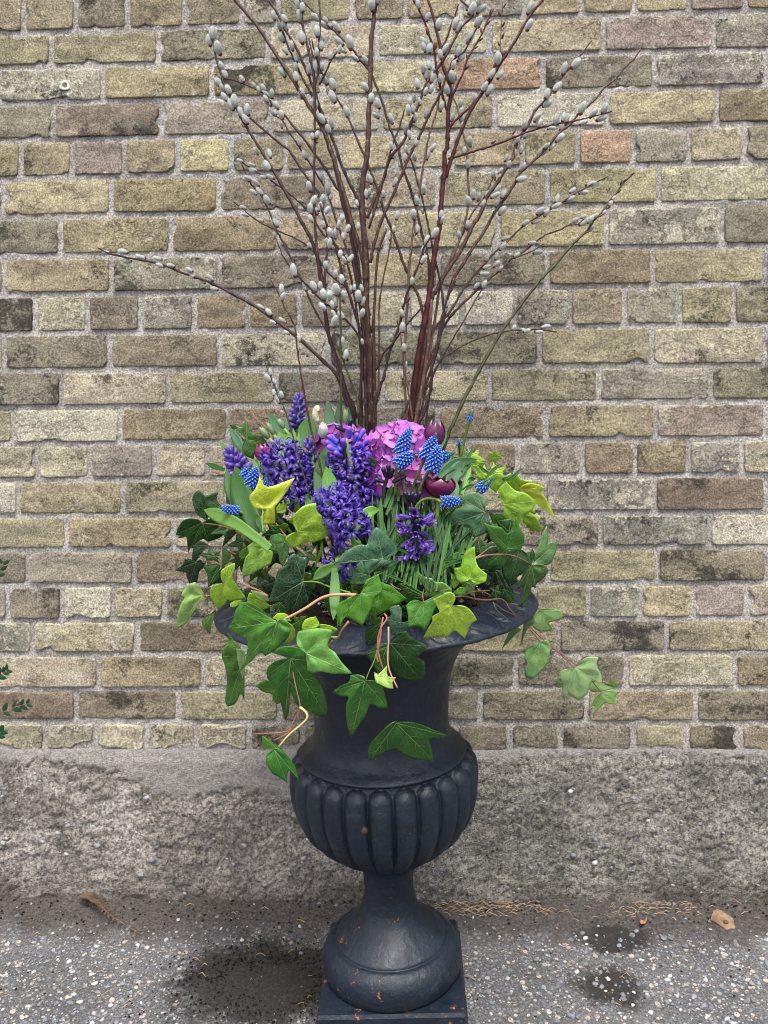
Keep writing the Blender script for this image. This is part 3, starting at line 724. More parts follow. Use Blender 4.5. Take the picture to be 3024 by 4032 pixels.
CAMDIR = Vector((0, -1, 0))
def branch(label, runs, cats, tip_y, color=DARK, base_y=UY, root=None):
    """runs: list of (points base last, radius px tip, radius px base); cats: list of ('a', run, i0, i1, spacing) or explicit (px, py, angle, length)"""
    t = thing('willow_branch', U(0, 0, .74), label, 'branch', 'pussy willow branches standing in the urn')
    paths = []
    for ri, (pts, r0, r1) in enumerate(runs):
        pts = list(pts); n0 = len(pts)
        if ri == 0 and root is not False:
            lx = pts[-1][0]; pts.append((lerp(lx, 1500, .25), 1950)); pts.append((lerp(lx, 1500, .45), 2235))
        yb = (base_y if ri == 0 else None)
        lens = [0]
        for a, b in zip(pts, pts[1:]): lens.append(lens[-1] + math.hypot(b[0] - a[0], b[1] - a[1]))
        yt = tip_y if ri == 0 else tip_y + random.uniform(-.03, .03)
        if ri > 0:                                          # a side twig starts at the depth of the run it leaves
            q = pts[-1]; best = min(range(len(paths[0][1])), key=lambda i: (paths[0][1][i][0] - q[0]) ** 2 + (paths[0][1][i][1] - q[1]) ** 2)
            yb = paths[0][2][best]
        ys_ = [lerp(yt, yb, (l / lens[-1]) ** .9) for l in lens]
        wp = [P(a + random.uniform(-1.5, 1.5), b, y) for (a, b), y in zip(pts, ys_)]
        per = 5; sp = spline(wp, per); tot = len(sp); rad = []
        for i in range(tot):
            k = i / (tot - 1); ly = np.interp(k * (len(ys_) - 1), range(len(ys_)), ys_)
            r = lerp(r0, r1, k ** .8) * PXM(ly) * .49
            if i % 4 == 2: r *= 1.22                          # nodes
            rad.append(r * random.uniform(.95, 1.05))
        sp = [p + Vector((random.uniform(-1, 1), 0, random.uniform(-1, 1))) * .0005 for p in sp]
        mb = MB(); mb.tube(sp, rad, 7)
        for i in range(3, tot - 1, 4):                        # leaf scars
            if random.random() < .6:
                d = Vector((random.choice((-1, 1)), random.uniform(-.5, .3), .6)).normalized(); mb.blob(sp[i] + d * rad[i] * .9, rad[i] * .42 + .0003, rad[i] * .42 + .0003, rad[i] * .7 + .0004, None, 5, 4)
        mb.build('stem' if ri == 0 else 'twig', [MBK_], t, True, color)
        paths.append((sp, pts, ys_, lens))
    def locate(px, py):
        best = None
        for ri, (sp, pts, ys_, lens) in enumerate(paths):
            for i in range(len(pts) - 1):
                a, b = pts[i], pts[i + 1]; dx, dy = b[0] - a[0], b[1] - a[1]; L2 = dx * dx + dy * dy
                u = max(0, min(1, ((px - a[0]) * dx + (py - a[1]) * dy) / L2)); ex, ey = a[0] + u * dx - px, a[1] + u * dy - py; d = ex * ex + ey * ey
                if best is None or d < best[0]: best = (d, lerp(ys_[i], ys_[i + 1], u), (-dx, -dy), (a[0] + u * dx, a[1] + u * dy))
        return best
    def put(px, py, ang, ln, base_at=None, kind=0):
        """(px,py): centre in photo pixels; ang: direction of the tip, degrees anticlockwise from right"""
        _, y, dirv, foot = locate(px, py)
        y2 = y - random.uniform(-.006, .010); a = math.radians(ang); s = PXM(y)
        d = Vector((math.cos(a), random.uniform(-.35, .2), math.sin(a))).normalized()
        c = P(px, py, y2); L_ = ln * s * 1.01
        q = d.to_track_quat('Z', 'X') @ Quaternion((0, 0, 1), random.uniform(0, 6.28))
        inst('catkin' if kind == 0 else 'bud', random.choice(CATK) if kind == 0 else BUD, t, c - d * L_ * .5, q, L_)
    for c in cats:
        if c[0] in ('a', 'b'):
            kind, run, i0, i1, spc = c[:5]; ln = c[5] if len(c) > 5 else (46 if kind == 'a' else 26)
            sp, pts, ys_, lens = paths[run]; l = lens[i0] + spc * .4; s = random.choice((-1, 1))
            while l < lens[i1]:
                i = max(j for j in range(len(lens) - 1) if lens[j] <= l); u = (l - lens[i]) / (lens[i + 1] - lens[i])
                a, b = pts[i], pts[i + 1]; x, yv = lerp(a[0], b[0], u), lerp(a[1], b[1], u)
                d = math.degrees(math.atan2(-(a[1] - b[1]), a[0] - b[0])); ang = d + s * random.uniform(14, 34); ar = math.radians(ang)
                Lc = ln * random.uniform(.86, 1.12)
                off = Lc * .42; sx = math.sin(math.radians(d)) * -s; 
                px = x + math.cos(ar) * off - math.sin(math.radians(d)) * s * 5; py = yv - math.sin(ar) * off - math.cos(math.radians(d)) * s * 5
                put(px, py, ang, Lc, kind=0 if kind == 'a' else 1)
                s = -s if random.random() < .85 else s; l += spc * random.uniform(.75, 1.25)
        elif c[0] == 'r': put(c[1], c[2], random.uniform(30, 150), c[3])
        else: put(*c)
    return t
W = -.30
branch('willow branch arching to the upper left with paired grey catkins at its free tip', [([(830,60),(840,160),(851,228),(863,274),(884,333),(901,367),(931,426),(952,468),(981,519),(1015,570),(1036,605),(1074,668),(1121,752),(1150,803),(1188,871),(1222,938),(1247,1006),(1264,1082),(1274,1160),(1291,1298),(1312,1374),(1338,1459),(1367,1556),(1397,1636)],6,18),
  ([(985,465),(1020,495),(1053,523),(1095,558),(1137,591),(1146,605),(1180,655),(1222,719),(1256,765),(1275,860),(1290,960),(1282,1040),(1278,1150)],9,10)],
  [(840,132,82,56),(823,160,100,52),(857,190,105,56),(873,262,105,40),(884,292,108,46),(860,322,118,44),(875,345,120,40),(898,352,115,44),(885,382,120,40),(906,412,115,52),(921,398,102,54),(946,442,120,44),(973,432,98,50),(968,470,118,46),(1008,594,120,34),(1060,604,108,44),(1050,655,125,48),(1155,300,50,1)][:-1], -.20, DARK)
branch('willow branch at upper left whose side tip runs level over the spotted brick', [([(893,308),(939,323),(986,342),(1036,367),(1070,405),(1104,439),(1125,460),(1159,502),(1201,553),(1243,613),(1285,668),(1327,740),(1349,769),(1378,854),(1391,930),(1408,1006),(1425,1150),(1437,1300),(1450,1480),(1455,1660)],5,14),
  ([(1078,455),(1112,473),(1138,519),(1171,570),(1188,596),(1222,647),(1256,702),(1285,752),(1306,812),(1327,871),(1361,972),(1400,1060)],5,9)],
  [(953,312,120,36),(1000,335,115,30),(1018,352,120,28),(1037,345,115,32),(1050,370,125,34),(1047,390,120,34),(1052,405,140,40),(1069,370,95,40),(1087,415,120,36),(1078,447,150,30),(1108,450,105,44),(1108,490,100,34),(1180,560,100,36),(1198,610,108,40),(1230,640,110,34),(1262,698,95,36),(1245,735,95,10),(1290,745,105,46),(1220,740,105,42),(1302,775,80,30)], -.16, DARK)
branch('thick bare willow branch leaving the top edge left of the middle', [([(850,-130),(890,-60),(927,0),(1003,89),(1049,156),(1112,253),(1171,342),(1197,388),(1235,443),(1277,523),(1302,591),(1319,639),(1340,719),(1361,786),(1387,879),(1412,964),(1433,1056),(1444,1250),(1452,1450),(1456,1680)],13,19)],
  [(1112,285,125,48),(1167,303,95,46),(1187,365,100,48),(1240,410,95,48),(1268,468,105,44),(1292,510,110,40)], -.24, BROWN)
branch('willow branch rising to the top edge between the bare left branch and the straight one', [([(1030,-60),(1057,0),(1091,51),(1112,97),(1133,131),(1167,190),(1192,249),(1214,295),(1235,350),(1260,422),(1285,485),(1315,561),(1344,647),(1378,727),(1408,786),(1433,880),(1445,1000),(1448,1200),(1440,1450),(1446,1670)],8,14),
  ([(1091,76),(1112,122),(1137,190),(1167,253),(1188,299),(1213,346),(1235,395),(1255,430)],7,9)],
  [(1075,62,105,38),(1120,72,115,38),(1122,103,115,46),(1100,105,100,34),(1108,150,120,42),(1148,180,100,42),(1122,198,120,38),(1168,230,100,38),(1165,262,95,36),(1216,272,92,50),(1303,486,95,44)], -.19, DARK)
branch('willow branch with catkins climbing to the top edge beside the nodding tip', [([(1178,-80),(1180,-10),(1186,42),(1192,101),(1209,169),(1222,228),(1235,295),(1241,359),(1256,426),(1277,494),(1294,582),(1310,620),(1323,677),(1345,780),(1375,900),(1405,1050),(1425,1250),(1440,1450),(1445,1670)],9,15)],
  [(1176,8,100,56),(1190,30,95,44),(1181,64,100,52),(1188,150,100,58),(1248,255,98,48),(1241,405,92,50),(1265,465,95,44),(1195,95,95,10)], -.22, DARK)
branch('willow branch whose tip hooks over the top edge and comes down in fat catkins', [([(1188,0),(1222,34),(1264,76),(1306,114),(1353,160),(1391,198),(1420,240),(1454,278),(1475,321),(1501,392),(1522,464),(1543,523),(1569,591),(1581,643),(1611,727),(1636,812),(1662,921),(1687,1023),(1690,1130),(1680,1300),(1655,1450),(1620,1660)],6,13)],
  [(1243,70,140,46),(1283,80,115,30),(1282,102,160,54),(1325,108,120,52),(1333,165,140,48),(1378,168,100,60),(1348,200,160,34),(1398,228,140,40),(1443,240,110,46),(1486,408,110,46),(1480,455,140,34),(1537,468,110,44)], -.19, DARK)
branch('thin upright willow branch with a knot of end-on catkins halfway', [([(1254,-60),(1256,0),(1262,63),(1260,118),(1256,169),(1254,236),(1251,295),(1240,340),(1239,422),(1239,506),(1239,592),(1235,677),(1235,761),(1239,824),(1243,930),(1251,1014),(1264,1120),(1290,1300),(1330,1450),(1392,1650)],6,13),
  ([(1327,203),(1302,245),(1281,291),(1255,335)],6,8),([(1228,156),(1239,211),(1256,262),(1275,300)],5,7)],
  [(1247,122,95,50),(1266,178,90,44),(1272,152,75,30),(1302,220,85,38),(1339,195,80,34),(1246,205,95,40),(1236,790,60,46),(1270,785,80,40),(1222,822,95,46),(1262,815,70,40),(1248,830,100,36),(1286,828,60,40),(1274,856,80,36),(1222,862,110,34),(1272,882,100,40),(1218,735,100,44),(1270,262,85,30),(1230,538,95,30),(1248,530,85,34),(1245,550,110,30)], -.27, DARK)
branch('willow branch that crosses from upper left over to the red stem', [([(1215,150),(1228,200),(1250,262),(1281,308),(1298,338),(1323,380),(1353,430),(1378,477),(1399,527),(1424,591),(1437,618),(1462,681),(1484,740),(1499,786),(1514,837),(1539,896),(1569,980),(1594,1048),(1628,1124),(1660,1210),(1668,1330),(1640,1500),(1622,1650)],6,13)],
  [(1243,258,105,48),(1252,275,110,40),(1275,312,130,50),(1311,330,105,56),(1307,382,115,52),(1366,440,100,46),(1263,262,105,36),(1458,705,108,42)], -.26, BROWN)
branch('straight thick central willow stem running from the flowers out of the top edge', [([(1482,-80),(1475,21),(1471,84),(1460,169),(1458,295),(1454,422),(1450,527),(1446,591),(1441,634),(1429,719),(1429,845),(1437,972),(1438,1077),(1439,1121),(1443,1226),(1449,1311),(1458,1395),(1461,1522),(1464,1606),(1462,1690)],14,30),
  ([(1740,-60),(1805,-10),(1864,55),(1830,93),(1801,131),(1780,173),(1750,228),(1729,262),(1700,295),(1670,346),(1653,405),(1632,447),(1611,506),(1586,561),(1535,622),(1510,702),(1476,778),(1445,860)],7,13),
  ([(1592,430),(1575,490),(1550,560),(1520,660),(1490,780),(1455,900)],5,10),
  ([(1881,105),(1856,148),(1830,200),(1788,232),(1767,274),(1750,321),(1733,371),(1704,422),(1678,477),(1653,536),(1624,591),(1602,643),(1569,719),(1531,803),(1497,879),(1472,972),(1459,1035)],6,13)],
  [(1462,18,95,54),(1490,-5,80,50),(1438,342,115,42),(1461,385,92,46),(1861,34,60,54),(1895,36,40,50),(1885,8,60,40),(1793,90,75,50),(1803,106,70,44),(1752,192,72,48),(1733,215,95,40),(1703,305,75,50),(1690,255,95,40),(1666,270,95,42),(1645,330,95,44),(1680,295,95,44),(1670,185,105,42),(1690,190,85,44),(1612,400,95,38),(1632,385,85,34),(1655,400,90,36),(1607,432,95,42),(1636,462,80,40),(1622,430,100,38),(1600,505,80,50),(1612,530,95,36),(1540,575,95,34),(1545,610,105,30),(1878,88,75,40),(1850,148,65,54),(1805,203,65,44),(1815,228,50,40),(1785,255,80,36),(1700,350,70,38),(1675,360,75,34),(1678,448,80,34),(1640,560,70,40),(1705,580,65,38),(1682,610,80,40),(1560,715,90,30),(1556,720,70,34),(1512,763,90,30),(1440,765,95,38),(1453,757,80,30),(1490,790,70,30),(1405,800,105,30)], -.33, BROWN)
branch('dark red forked willow stem, thickest right of the centre', [([(1670,-60),(1687,0),(1704,59),(1721,127),(1733,190),(1746,262),(1771,329),(1773,380),(1767,435),(1763,527),(1759,582),(1752,605),(1750,668),(1742,740),(1735,824),(1733,888),(1720,955),(1708,1027),(1695,1125),(1681,1218),(1665,1303),(1648,1395),(1631,1522),(1612,1682)],8,27),
  ([(1610,-40),(1628,0),(1649,38),(1670,80),(1691,139),(1710,198),(1721,270),(1738,359),(1759,435),(1765,480)],7,10),
  ([(1805,17),(1792,63),(1775,105),(1759,152),(1742,181),(1735,200)],6,8),
  ([(1942,42),(1919,80),(1898,131),(1868,181),(1839,241),(1818,295),(1788,359),(1776,400)],6,9),
  ([(2150,-40),(2135,0),(2105,34),(2076,80),(2042,139),(2000,207),(1953,278),(1923,329),(1873,405),(1839,464),(1822,506),(1797,565),(1780,622),(1755,700)],8,15),
  ([(1868,405),(1822,447),(1780,489),(1766,520)],9,11),
  ([(1978,13),(1974,84),(1970,198),(1976,240)],3,4),
  ([(2409,439),(2346,456),(2295,468),(2253,477),(2203,485),(2152,498),(2097,513),(2051,530),(1999,550),(1919,580),(1864,596),(1822,609),(1767,626)],5,10)],
  [(1645,17,105,40),(1683,66,75,36),(1726,95,85,48),(1670,165,115,44),(1700,270,100,44),(1690,330,90,46),(1735,310,90,38),(1840,20,80,40),(1885,85,75,46),(2090,30,68,56),(2083,98,65,50),(1961,232,75,54),(1936,290,62,48),(1970,292,60,46),(1907,342,65,44),(1925,355,65,50),(1871,388,78,38),(1779,302,98,50),(1760,355,98,42),(1795,300,80,30),(2380,428,65,46),(2336,446,50,44),(2368,466,20,44),(2298,482,25,36),(2190,470,72,46),(2222,462,70,40),(2172,503,10,34),(2125,484,70,38),
   ('b',3,0,5,42),('b',6,0,3,40,24),(2025,518,60,26,None,1),(1945,558,35,26,None,1),(1990,205,60,24,None,1),(1950,255,60,30,None,1),(1918,315,60,30,None,1),(1715,175,90,34,None,1),(1682,120,100,34,None,1)], -.27, RED)
branch('willow branch of hanging white catkins between the red stem and the long right branches', [([(1782,338),(1784,380),(1801,430),(1809,468),(1822,527),(1840,586),(1839,613),(1843,698),(1847,761),(1843,820),(1835,862),(1813,930),(1795,985),(1767,1045),(1738,1110),(1722,1200),(1700,1350),(1668,1500),(1640,1640)],5,12)],
  [(1812,408,92,34),(1815,440,85,36),(1784,462,65,36),(1822,470,95,36),(1819,492,80,30),(1806,522,80,32),(1848,557,95,42),(1828,595,92,36),(1843,645,88,38),(1862,765,92,42),(1845,795,90,44),(1840,885,80,36),(1808,925,95,34)], -.20, TAN)
branch('stout tan willow stem rising right to a bare tip against the olive brick', [([(2329,160),(2295,203),(2262,249),(2232,278),(2203,316),(2169,367),(2139,405),(2105,439),(2080,494),(2055,527),(2033,575),(2012,634),(1978,685),(1949,736),(1923,769),(1894,837),(1864,888),(1830,955),(1801,1006),(1759,1069),(1721,1141),(1703,1165),(1692,1220),(1681,1311),(1665,1416),(1648,1522),(1635,1649)],5,21),
  ([(1940,702),(1906,774),(1873,820),(1843,871),(1822,921),(1788,985),(1755,1070),(1730,1125)],5,9)],
  [(2219,270,80,52),(2269,253,45,56),(2194,342,55,52),(2155,370,70,46),(2156,407,35,46),(2114,462,55,42),(2123,480,70,40),(2062,492,85,38),(2072,530,60,36),(2040,550,80,34),(2028,605,72,42),(2053,590,80,34),(1995,622,70,32),(2005,648,80,30),(1970,672,50,30),(1941,684,80,30),(1958,745,60,38),(1950,770,30,42),(1968,700,90,30),(1918,762,55,30),(1887,775,78,36),(1905,800,70,34),(1843,888,82,38),(1950,700,80,24,None,1)], -.20, BROWN)
branch('long willow branch ending in a bare upright whip at the upper right', [([(2532,173),(2502,224),(2460,266),(2422,312),(2380,346),(2346,388),(2308,422),(2274,451),(2240,494),(2203,523),(2148,586),(2105,630),(2046,685),(2029,719),(1991,778),(1949,837),(1906,913),(1856,985),(1818,1048),(1776,1128),(1728,1353),(1686,1437),(1669,1501),(1643,1627)],6,14)],
  [(2292,424,68,56),(2228,468,75,48),(2213,494,75,44),(2206,542,45,46),(2174,576,55,36),(2137,596,35,50),(2150,575,40,34),(2059,660,55,42),(2051,706,20,46),(1982,761,68,46),(1977,828,55,44),(1960,800,55,36)], -.16, BROWN)
branch('willow branch pointing right with paired catkins across the two right bricks', [([(2394,695),(2350,715),(2304,740),(2253,769),(2211,799),(2169,824),(2114,854),(2055,896),(2000,947),(1949,993),(1906,1040),(1864,1086),(1822,1141),(1795,1189),(1762,1239),(1724,1277),(1694,1325),(1672,1450),(1650,1600)],5,11)],
  [(2328,726,15,44),(2298,757,5,38),(2254,750,40,34),(2244,785,20,42),(2196,782,65,40),(2190,812,18,44),(2124,830,50,38),(2150,838,60,34),(2113,872,18,40),(2068,877,40,34),(1991,938,25,34),(1980,972,50,38),(1953,1005,80,38),(1918,1015,65,34),(1915,1050,30,34),(1907,1077,5,42),(1955,1040,50,34)], -.14, BROWN)
branch('low willow branch bent right, its tip behind the olive stem', [([(2300,862),(2274,883),(2245,885),(2203,904),(2148,926),(2105,955),(2063,989),(2012,1018),(1978,1056),(1936,1090),(1885,1136),(1863,1155),(1804,1214),(1753,1277),(1728,1336),(1690,1420),(1660,1520)],5,12),
  ([(2141,961),(2097,989),(2042,1010),(2008,1022)],4,6)],
  [(2262,869,45,42),(2297,880,25,38),(2310,868,40,30),(2297,852,30,30),(2095,955,15,32),(2118,992,10,40),(2035,1005,30,30),(1875,1125,55,34),(1905,1120,70,38),(1970,1057,55,28)], -.14, BROWN)
branch('slender olive green willow stem leaning right with brown bud scales at its tip', [([(2498,681),(2456,719),(2430,757),(2401,795),(2371,833),(2338,871),(2308,913),(2262,955),(2219,1001),(2181,1048),(2139,1090),(2091,1146),(2019,1243),(1977,1303),(1926,1387),(1876,1480),(1829,1573),(1787,1661),(1762,1720)],6,15)],
  [(2489,686,40,22,None,1),(2447,718,70,24,None,1),(2440,752,50,22,None,1),(2407,782,50,24,None,1),(2397,818,30,22,None,1),(2367,848,30,24,None,1),(2318,912,20,22,None,1),(2462,708,45,18,None,1),(2418,779,40,22),(2405,802,60,26),(2378,838,40,26),(2345,850,40,30),(2325,866,50,36),(2326,898,45,34),(2052,1208,40,20)], -.26, OLIVE, -.40)
branch('low willow branch reaching far left across the wall in white catkins', [([(387,977),(438,1000),(547,1023),(638,1041),(729,1078),(820,1110),(912,1155),(1003,1205),(1094,1269),(1176,1333),(1276,1424),(1331,1488),(1367,1588),(1410,1660)],6,18)],
  [(418,995,170,36),(484,990,165,40),(500,1027,175,40),(553,1014,165,42),(620,1019,165,36),(629,1045,160,38),(673,1045,160,34),(745,1063,150,34),(755,1085,140,38),(797,1110,160,26),(828,1094,130,36),(845,1138,165,32),(930,1178,150,28),(1027,1210,150,36),(1058,1228,130,38),(1075,1270,150,30),(1112,1263,145,36),(1128,1310,150,28),(1177,1333,120,26)], -.16, DARK)
branch('willow branch with two crossing twigs of small white catkins left of the middle', [([(929,626),(969,651),(1019,681),(1062,706),(1108,740),(1137,761),(1171,790),(1205,824),(1230,850),(1256,896),(1285,938),(1327,972),(1370,1040),(1400,1200),(1420,1400),(1425,1650)],5,10),
  ([(952,651),(969,685),(990,727),(1024,761),(1036,786),(1057,828),(1078,879),(1095,917),(1121,964),(1150,1027),(1180,1086),(1203,1142),(1232,1205),(1266,1265),(1300,1330),(1370,1420)],5,9),
  ([(920,795),(956,824),(1003,862),(1036,883),(1074,900),(1112,917),(1163,938),(1205,964),(1235,993),(1300,1080),(1390,1150)],4,8)],
  [(945,632,155,28),(990,649,160,32),(996,672,155,42),(1036,698,165,28),(1062,698,150,34),(1075,728,165,32),(978,700,150,38),(970,706,150,34),(1008,718,130,40),(1023,755,125,42),(997,757,140,34),(1050,788,120,42),(1087,877,115,40),(1082,925,90,26),(958,817,150,30),(965,845,155,30),(1025,868,155,30),(1184,790,150,26),(1188,822,155,32),(1220,970,140,32),(1240,1018,120,26)], -.15, DARK)
branch('willow branch in front on the left with fat grey catkins above the hyacinths', [([(1087,938),(1112,1001),(1137,1044),(1171,1086),(1228,1142),(1274,1189),(1329,1226),(1371,1269),(1405,1307),(1424,1361),(1424,1450),(1418,1560),(1416,1650)],4,12)],
  [(1155,1066,105,58),(1203,1128,105,40),(1235,1130,92,48),(1246,1148,45,24,None,1),(1273,1158,100,50),(1298,1163,85,40),(1270,1208,125,40),(1315,1236,105,34),(1342,1242,125,40),(1426,1346,110,26)], -.38, DARK)
branch('thin brown twig standing alone in front with two catkins near its tip', [([(1067,1100),(1101,1163),(1122,1210),(1160,1281),(1169,1353),(1181,1438),(1194,1522),(1215,1640)],4,9)], [(1108,1138,95,42),(1113,1168,80,38),(1178,1335,100,28)], -.47, BROWN, -.47)
branch('shortest willow twig, on the far left, standing beside the tallest hyacinth', [([(1038,1412),(1055,1459),(1072,1501),(1089,1547),(1105,1585),(1126,1627)],4,6)],
  [(1065,1466,100,32),(1054,1490,115,38),(1080,1502,105,28),(1084,1521,110,36),(1078,1545,95,28),(1107,1555,105,32),(1093,1572,110,38),(1111,1602,105,24),(1112,1625,130,24)], -.50, OLIVE, -.50)
branch('olive willow twig in front carrying a tuft of catkins with red scales', [([(1338,1130),(1338,1200),(1340,1269),(1342,1395),(1344,1522),(1346,1691)],6,11),([(1315,1300),(1318,1350),(1346,1412),(1380,1492),(1405,1564),(1413,1640)],4,9)],
  [(1327,1140,92,50),(1353,1165,85,44),(1320,1190,98,42),(1316,1265,80,50),(1308,1200,98,34),(1345,1350,80,50),(1363,1398,70,44),(1332,1163,90,18,None,1),(1355,1187,80,18,None,1),(1320,1210,110,22,None,1)], -.42, OLIVE, -.42)
branch('dark willow branch just left of the central stem with catkins facing forward', [([(1262,800),(1285,879),(1323,972),(1349,1077),(1354,1100),(1380,1172),(1401,1248),(1418,1311),(1424,1438),(1417,1564),(1420,1648)],8,13)],
  [(1300,915,105,40),(1322,920,85,44),(1297,960,95,44),(1290,955,100,36),(1355,1025,110,34),(1382,1018,60,36),(1411,1167,90,50),(1427,1187,80,40),(1425,1235,75,42),(1402,1190,170,20,None,1),(1340,1000,90,34),(1321,1080,95,34),(1346,1100,90,40),(1395,1130,90,30),(1425,1135,95,32),(1402,1195,90,22,None,1),(1420,1255,90,20,None,1),(1335,885,70,36),(1347,860,80,34),(1370,900,80,34),(1410,890,90,32),(1380,1140,95,32),(1283,1045,95,36),(1260,1125,95,34),(1352,930,100,34)], -.36, DARK, -.37)
branch('twig with a single red-scaled catkin curving down to the right of the central stem', [([(1539,905),(1539,947),(1531,997),(1514,1073),(1500,1150),(1492,1226),(1494,1311),(1492,1438),(1487,1543),(1473,1640)],4,10)], [(1535,930,95,40),(1566,848,75,38),(1549,902,100,30)], -.36, BROWN, -.38)
branch('curved willow branch with pale catkins crossing in front of the red stem', [([(1733,854),(1710,917),(1670,972),(1653,1031),(1628,1090),(1624,1100),(1591,1193),(1578,1269),(1553,1332),(1532,1395),(1511,1480),(1489,1547),(1473,1640)],6,13),
  ([(1671,1201),(1624,1252),(1591,1290),(1549,1349),(1506,1395),(1480,1460)],6,9)],
  [(1712,918,65,48),(1739,868,60,36),(1738,845,75,36),(1680,945,70,42),(1665,985,80,38),(1668,1022,60,40),(1587,1192,95,32),(1582,1233,100,32),(1584,1290,95,40),(1608,1180,60,30,None,1),(1565,1268,100,24,None,1),(1622,1108,80,34)], -.40, DARK, -.40)
branch('pale weathered willow branch with slender white catkins left of the red stem', [([(1733,371),(1716,451),(1695,515),(1679,591),(1670,643),(1657,719),(1649,778),(1640,830),(1632,879),(1619,972),(1611,1056),(1605,1200),(1595,1353),(1591,1480),(1600,1606),(1600,1690)],6,12),
  ([(1578,1315),(1586,1395),(1595,1459),(1603,1522),(1614,1580),(1624,1660)],5,8)],
  [(1735,418,80,44),(1668,720,90,36),(1670,745,92,42),(1643,790,92,42),(1627,845,92,42),(1643,903,85,38),(1640,915,70,24,None,1),(1590,1370,90,36),(1594,1440,90,36),(1586,1477,95,34),(1538,1330,90,30)], -.33, TAN, -.38)
branch('willow branch with white catkins leaning left behind the crossing branch', [([(1603,601),(1624,647),(1645,719),(1662,786),(1678,845),(1695,921),(1704,972),(1721,1056),(1738,1132),(1745,1250),(1715,1400),(1660,1560),(1630,1660)],5,12)],
  [(1630,617,100,34),(1627,655,100,34),(1600,590,95,34),(1594,620,90,36),(1664,830,95,24),(1758,1195,85,34),(1753,1215,80,28)], -.28, DARK)
branch('dark red-brown willow stem in front, kinked low down right of the red stem', [([(1795,1100),(1780,1140),(1762,1168),(1736,1269),(1724,1353),(1702,1438),(1698,1522),(1681,1577),(1665,1636),(1639,1699)],7,15)], [], -.40, DARK, -.42)
branch('thin arching willow branch that droops level to the right with a few catkins', [([(2192,1307),(2133,1298),(2091,1298),(2032,1300),(1977,1307),(1922,1319),(1837,1353),(1753,1404),(1725,1440),(1695,1500),(1665,1600)],5,9)],
  [(2025,1290,60,26),(2052,1302,25,34),(2075,1303,20,30),(2122,1308,0,34),(2148,1285,20,38)], -.22, BROWN, -.38)
branch('thin dark willow twig ending in two catkins right of the centre', [([(1905,1125),(1897,1142),(1863,1197),(1829,1260),(1791,1324),(1753,1387),(1728,1429),(1708,1470),(1690,1560)],4,8)],
  [(1907,1120,70,36),(1890,1168,60,26),(1726,1408,80,26),(1723,1440,60,26)], -.28, DARK, -.37)
branch('dark bare stem packed close behind the central stem', [([(1385,1000),(1410,1150),(1426,1269),(1435,1395),(1439,1522),(1443,1690)],10,17)], [], -.36, DARK, -.37)
branch('bare reddish stem rising beside the central stem, merging into the fork', [([(1520,900),(1490,1000),(1478,1150),(1472,1300),(1476,1450),(1478,1680)],9,15)], [], -.34, BROWN, -.36)
branch('bare tan stem between the central and the dark red stem', [([(1700,1180),(1692,1300),(1680,1420),(1660,1530),(1640,1650),(1632,1700)],12,18)], [], -.38, TAN, -.39)
branch('short dark twig crossing low behind the hydrangea', [([(1612,1575),(1590,1630),(1560,1690),(1548,1730)],6,8)], [], -.42, DARK, -.42)
# ------------------------------------------------------------------ leaves
TILE = {'A': (800, 1500, 2.37), 'D': (650, 1900, 2.37), 'E': (1150, 2000, 2.37), 'F': (1600, 2000, 2.37), 'C': (1600, 1550, 2.552), 'G': (800, 2400, 2.37), 'H': (1200, 2400, 1.36), 'I': (1900, 2200, 1.587), 'B': (1300, 1600, 2.765), 'N': (0, 0, 1.0)}
def TT(tile, pts):
    x0, y0, s = TILE[tile]
    return [(x0 + a / s, y0 + b / s) for a, b in pts]
def depth(px, py):
    dx = max(-.98, min(.98, (px - 1475) / 660)); f = max(0, min(1, (py - 1600) / 850))
    return UY - (f ** .8) * .265 * math.sqrt(1 - dx * dx) + (1 - f) * .06
LIME, LIME2, YEL = (.19, .36, .012, .55), (.235, .41, .014, .5), (.40, .48, .022, .5)
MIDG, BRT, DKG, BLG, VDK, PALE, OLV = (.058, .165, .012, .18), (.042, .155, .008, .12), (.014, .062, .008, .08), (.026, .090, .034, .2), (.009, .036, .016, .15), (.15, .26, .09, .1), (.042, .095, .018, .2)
def smooth_outline(pts, tips, n=64):
    isT = [any((p[0] - t[0]) ** 2 + (p[1] - t[1]) ** 2 < 200 for t in tips) for p in pts]
    N_ = len(pts); per = max(3, n // N_); out = []
    for i in range(N_):
        p0, p1, p2, p3 = pts[i - 1], pts[i], pts[(i + 1) % N_], pts[(i + 2) % N_]
        m1 = (0, 0) if isT[i] else ((p2[0] - p0[0]) * .5, (p2[1] - p0[1]) * .5); m2 = (0, 0) if isT[(i + 1) % N_] else ((p3[0] - p1[0]) * .5, (p3[1] - p1[1]) * .5)
        if isT[i]: m1 = ((p2[0] - p1[0]) * .9, (p2[1] - p1[1]) * .9)
        if isT[(i + 1) % N_]: m2 = ((p2[0] - p1[0]) * .9, (p2[1] - p1[1]) * .9)
        for k in range(per):
            t = k / per; h1 = 2 * t ** 3 - 3 * t * t + 1; h2 = t ** 3 - 2 * t * t + t; h3 = -2 * t ** 3 + 3 * t * t; h4 = t ** 3 - t * t
            out.append(tuple(h1 * p1[q] + h2 * m1[q] + h3 * p2[q] + h4 * m2[q] for q in (0, 1)))
    return out
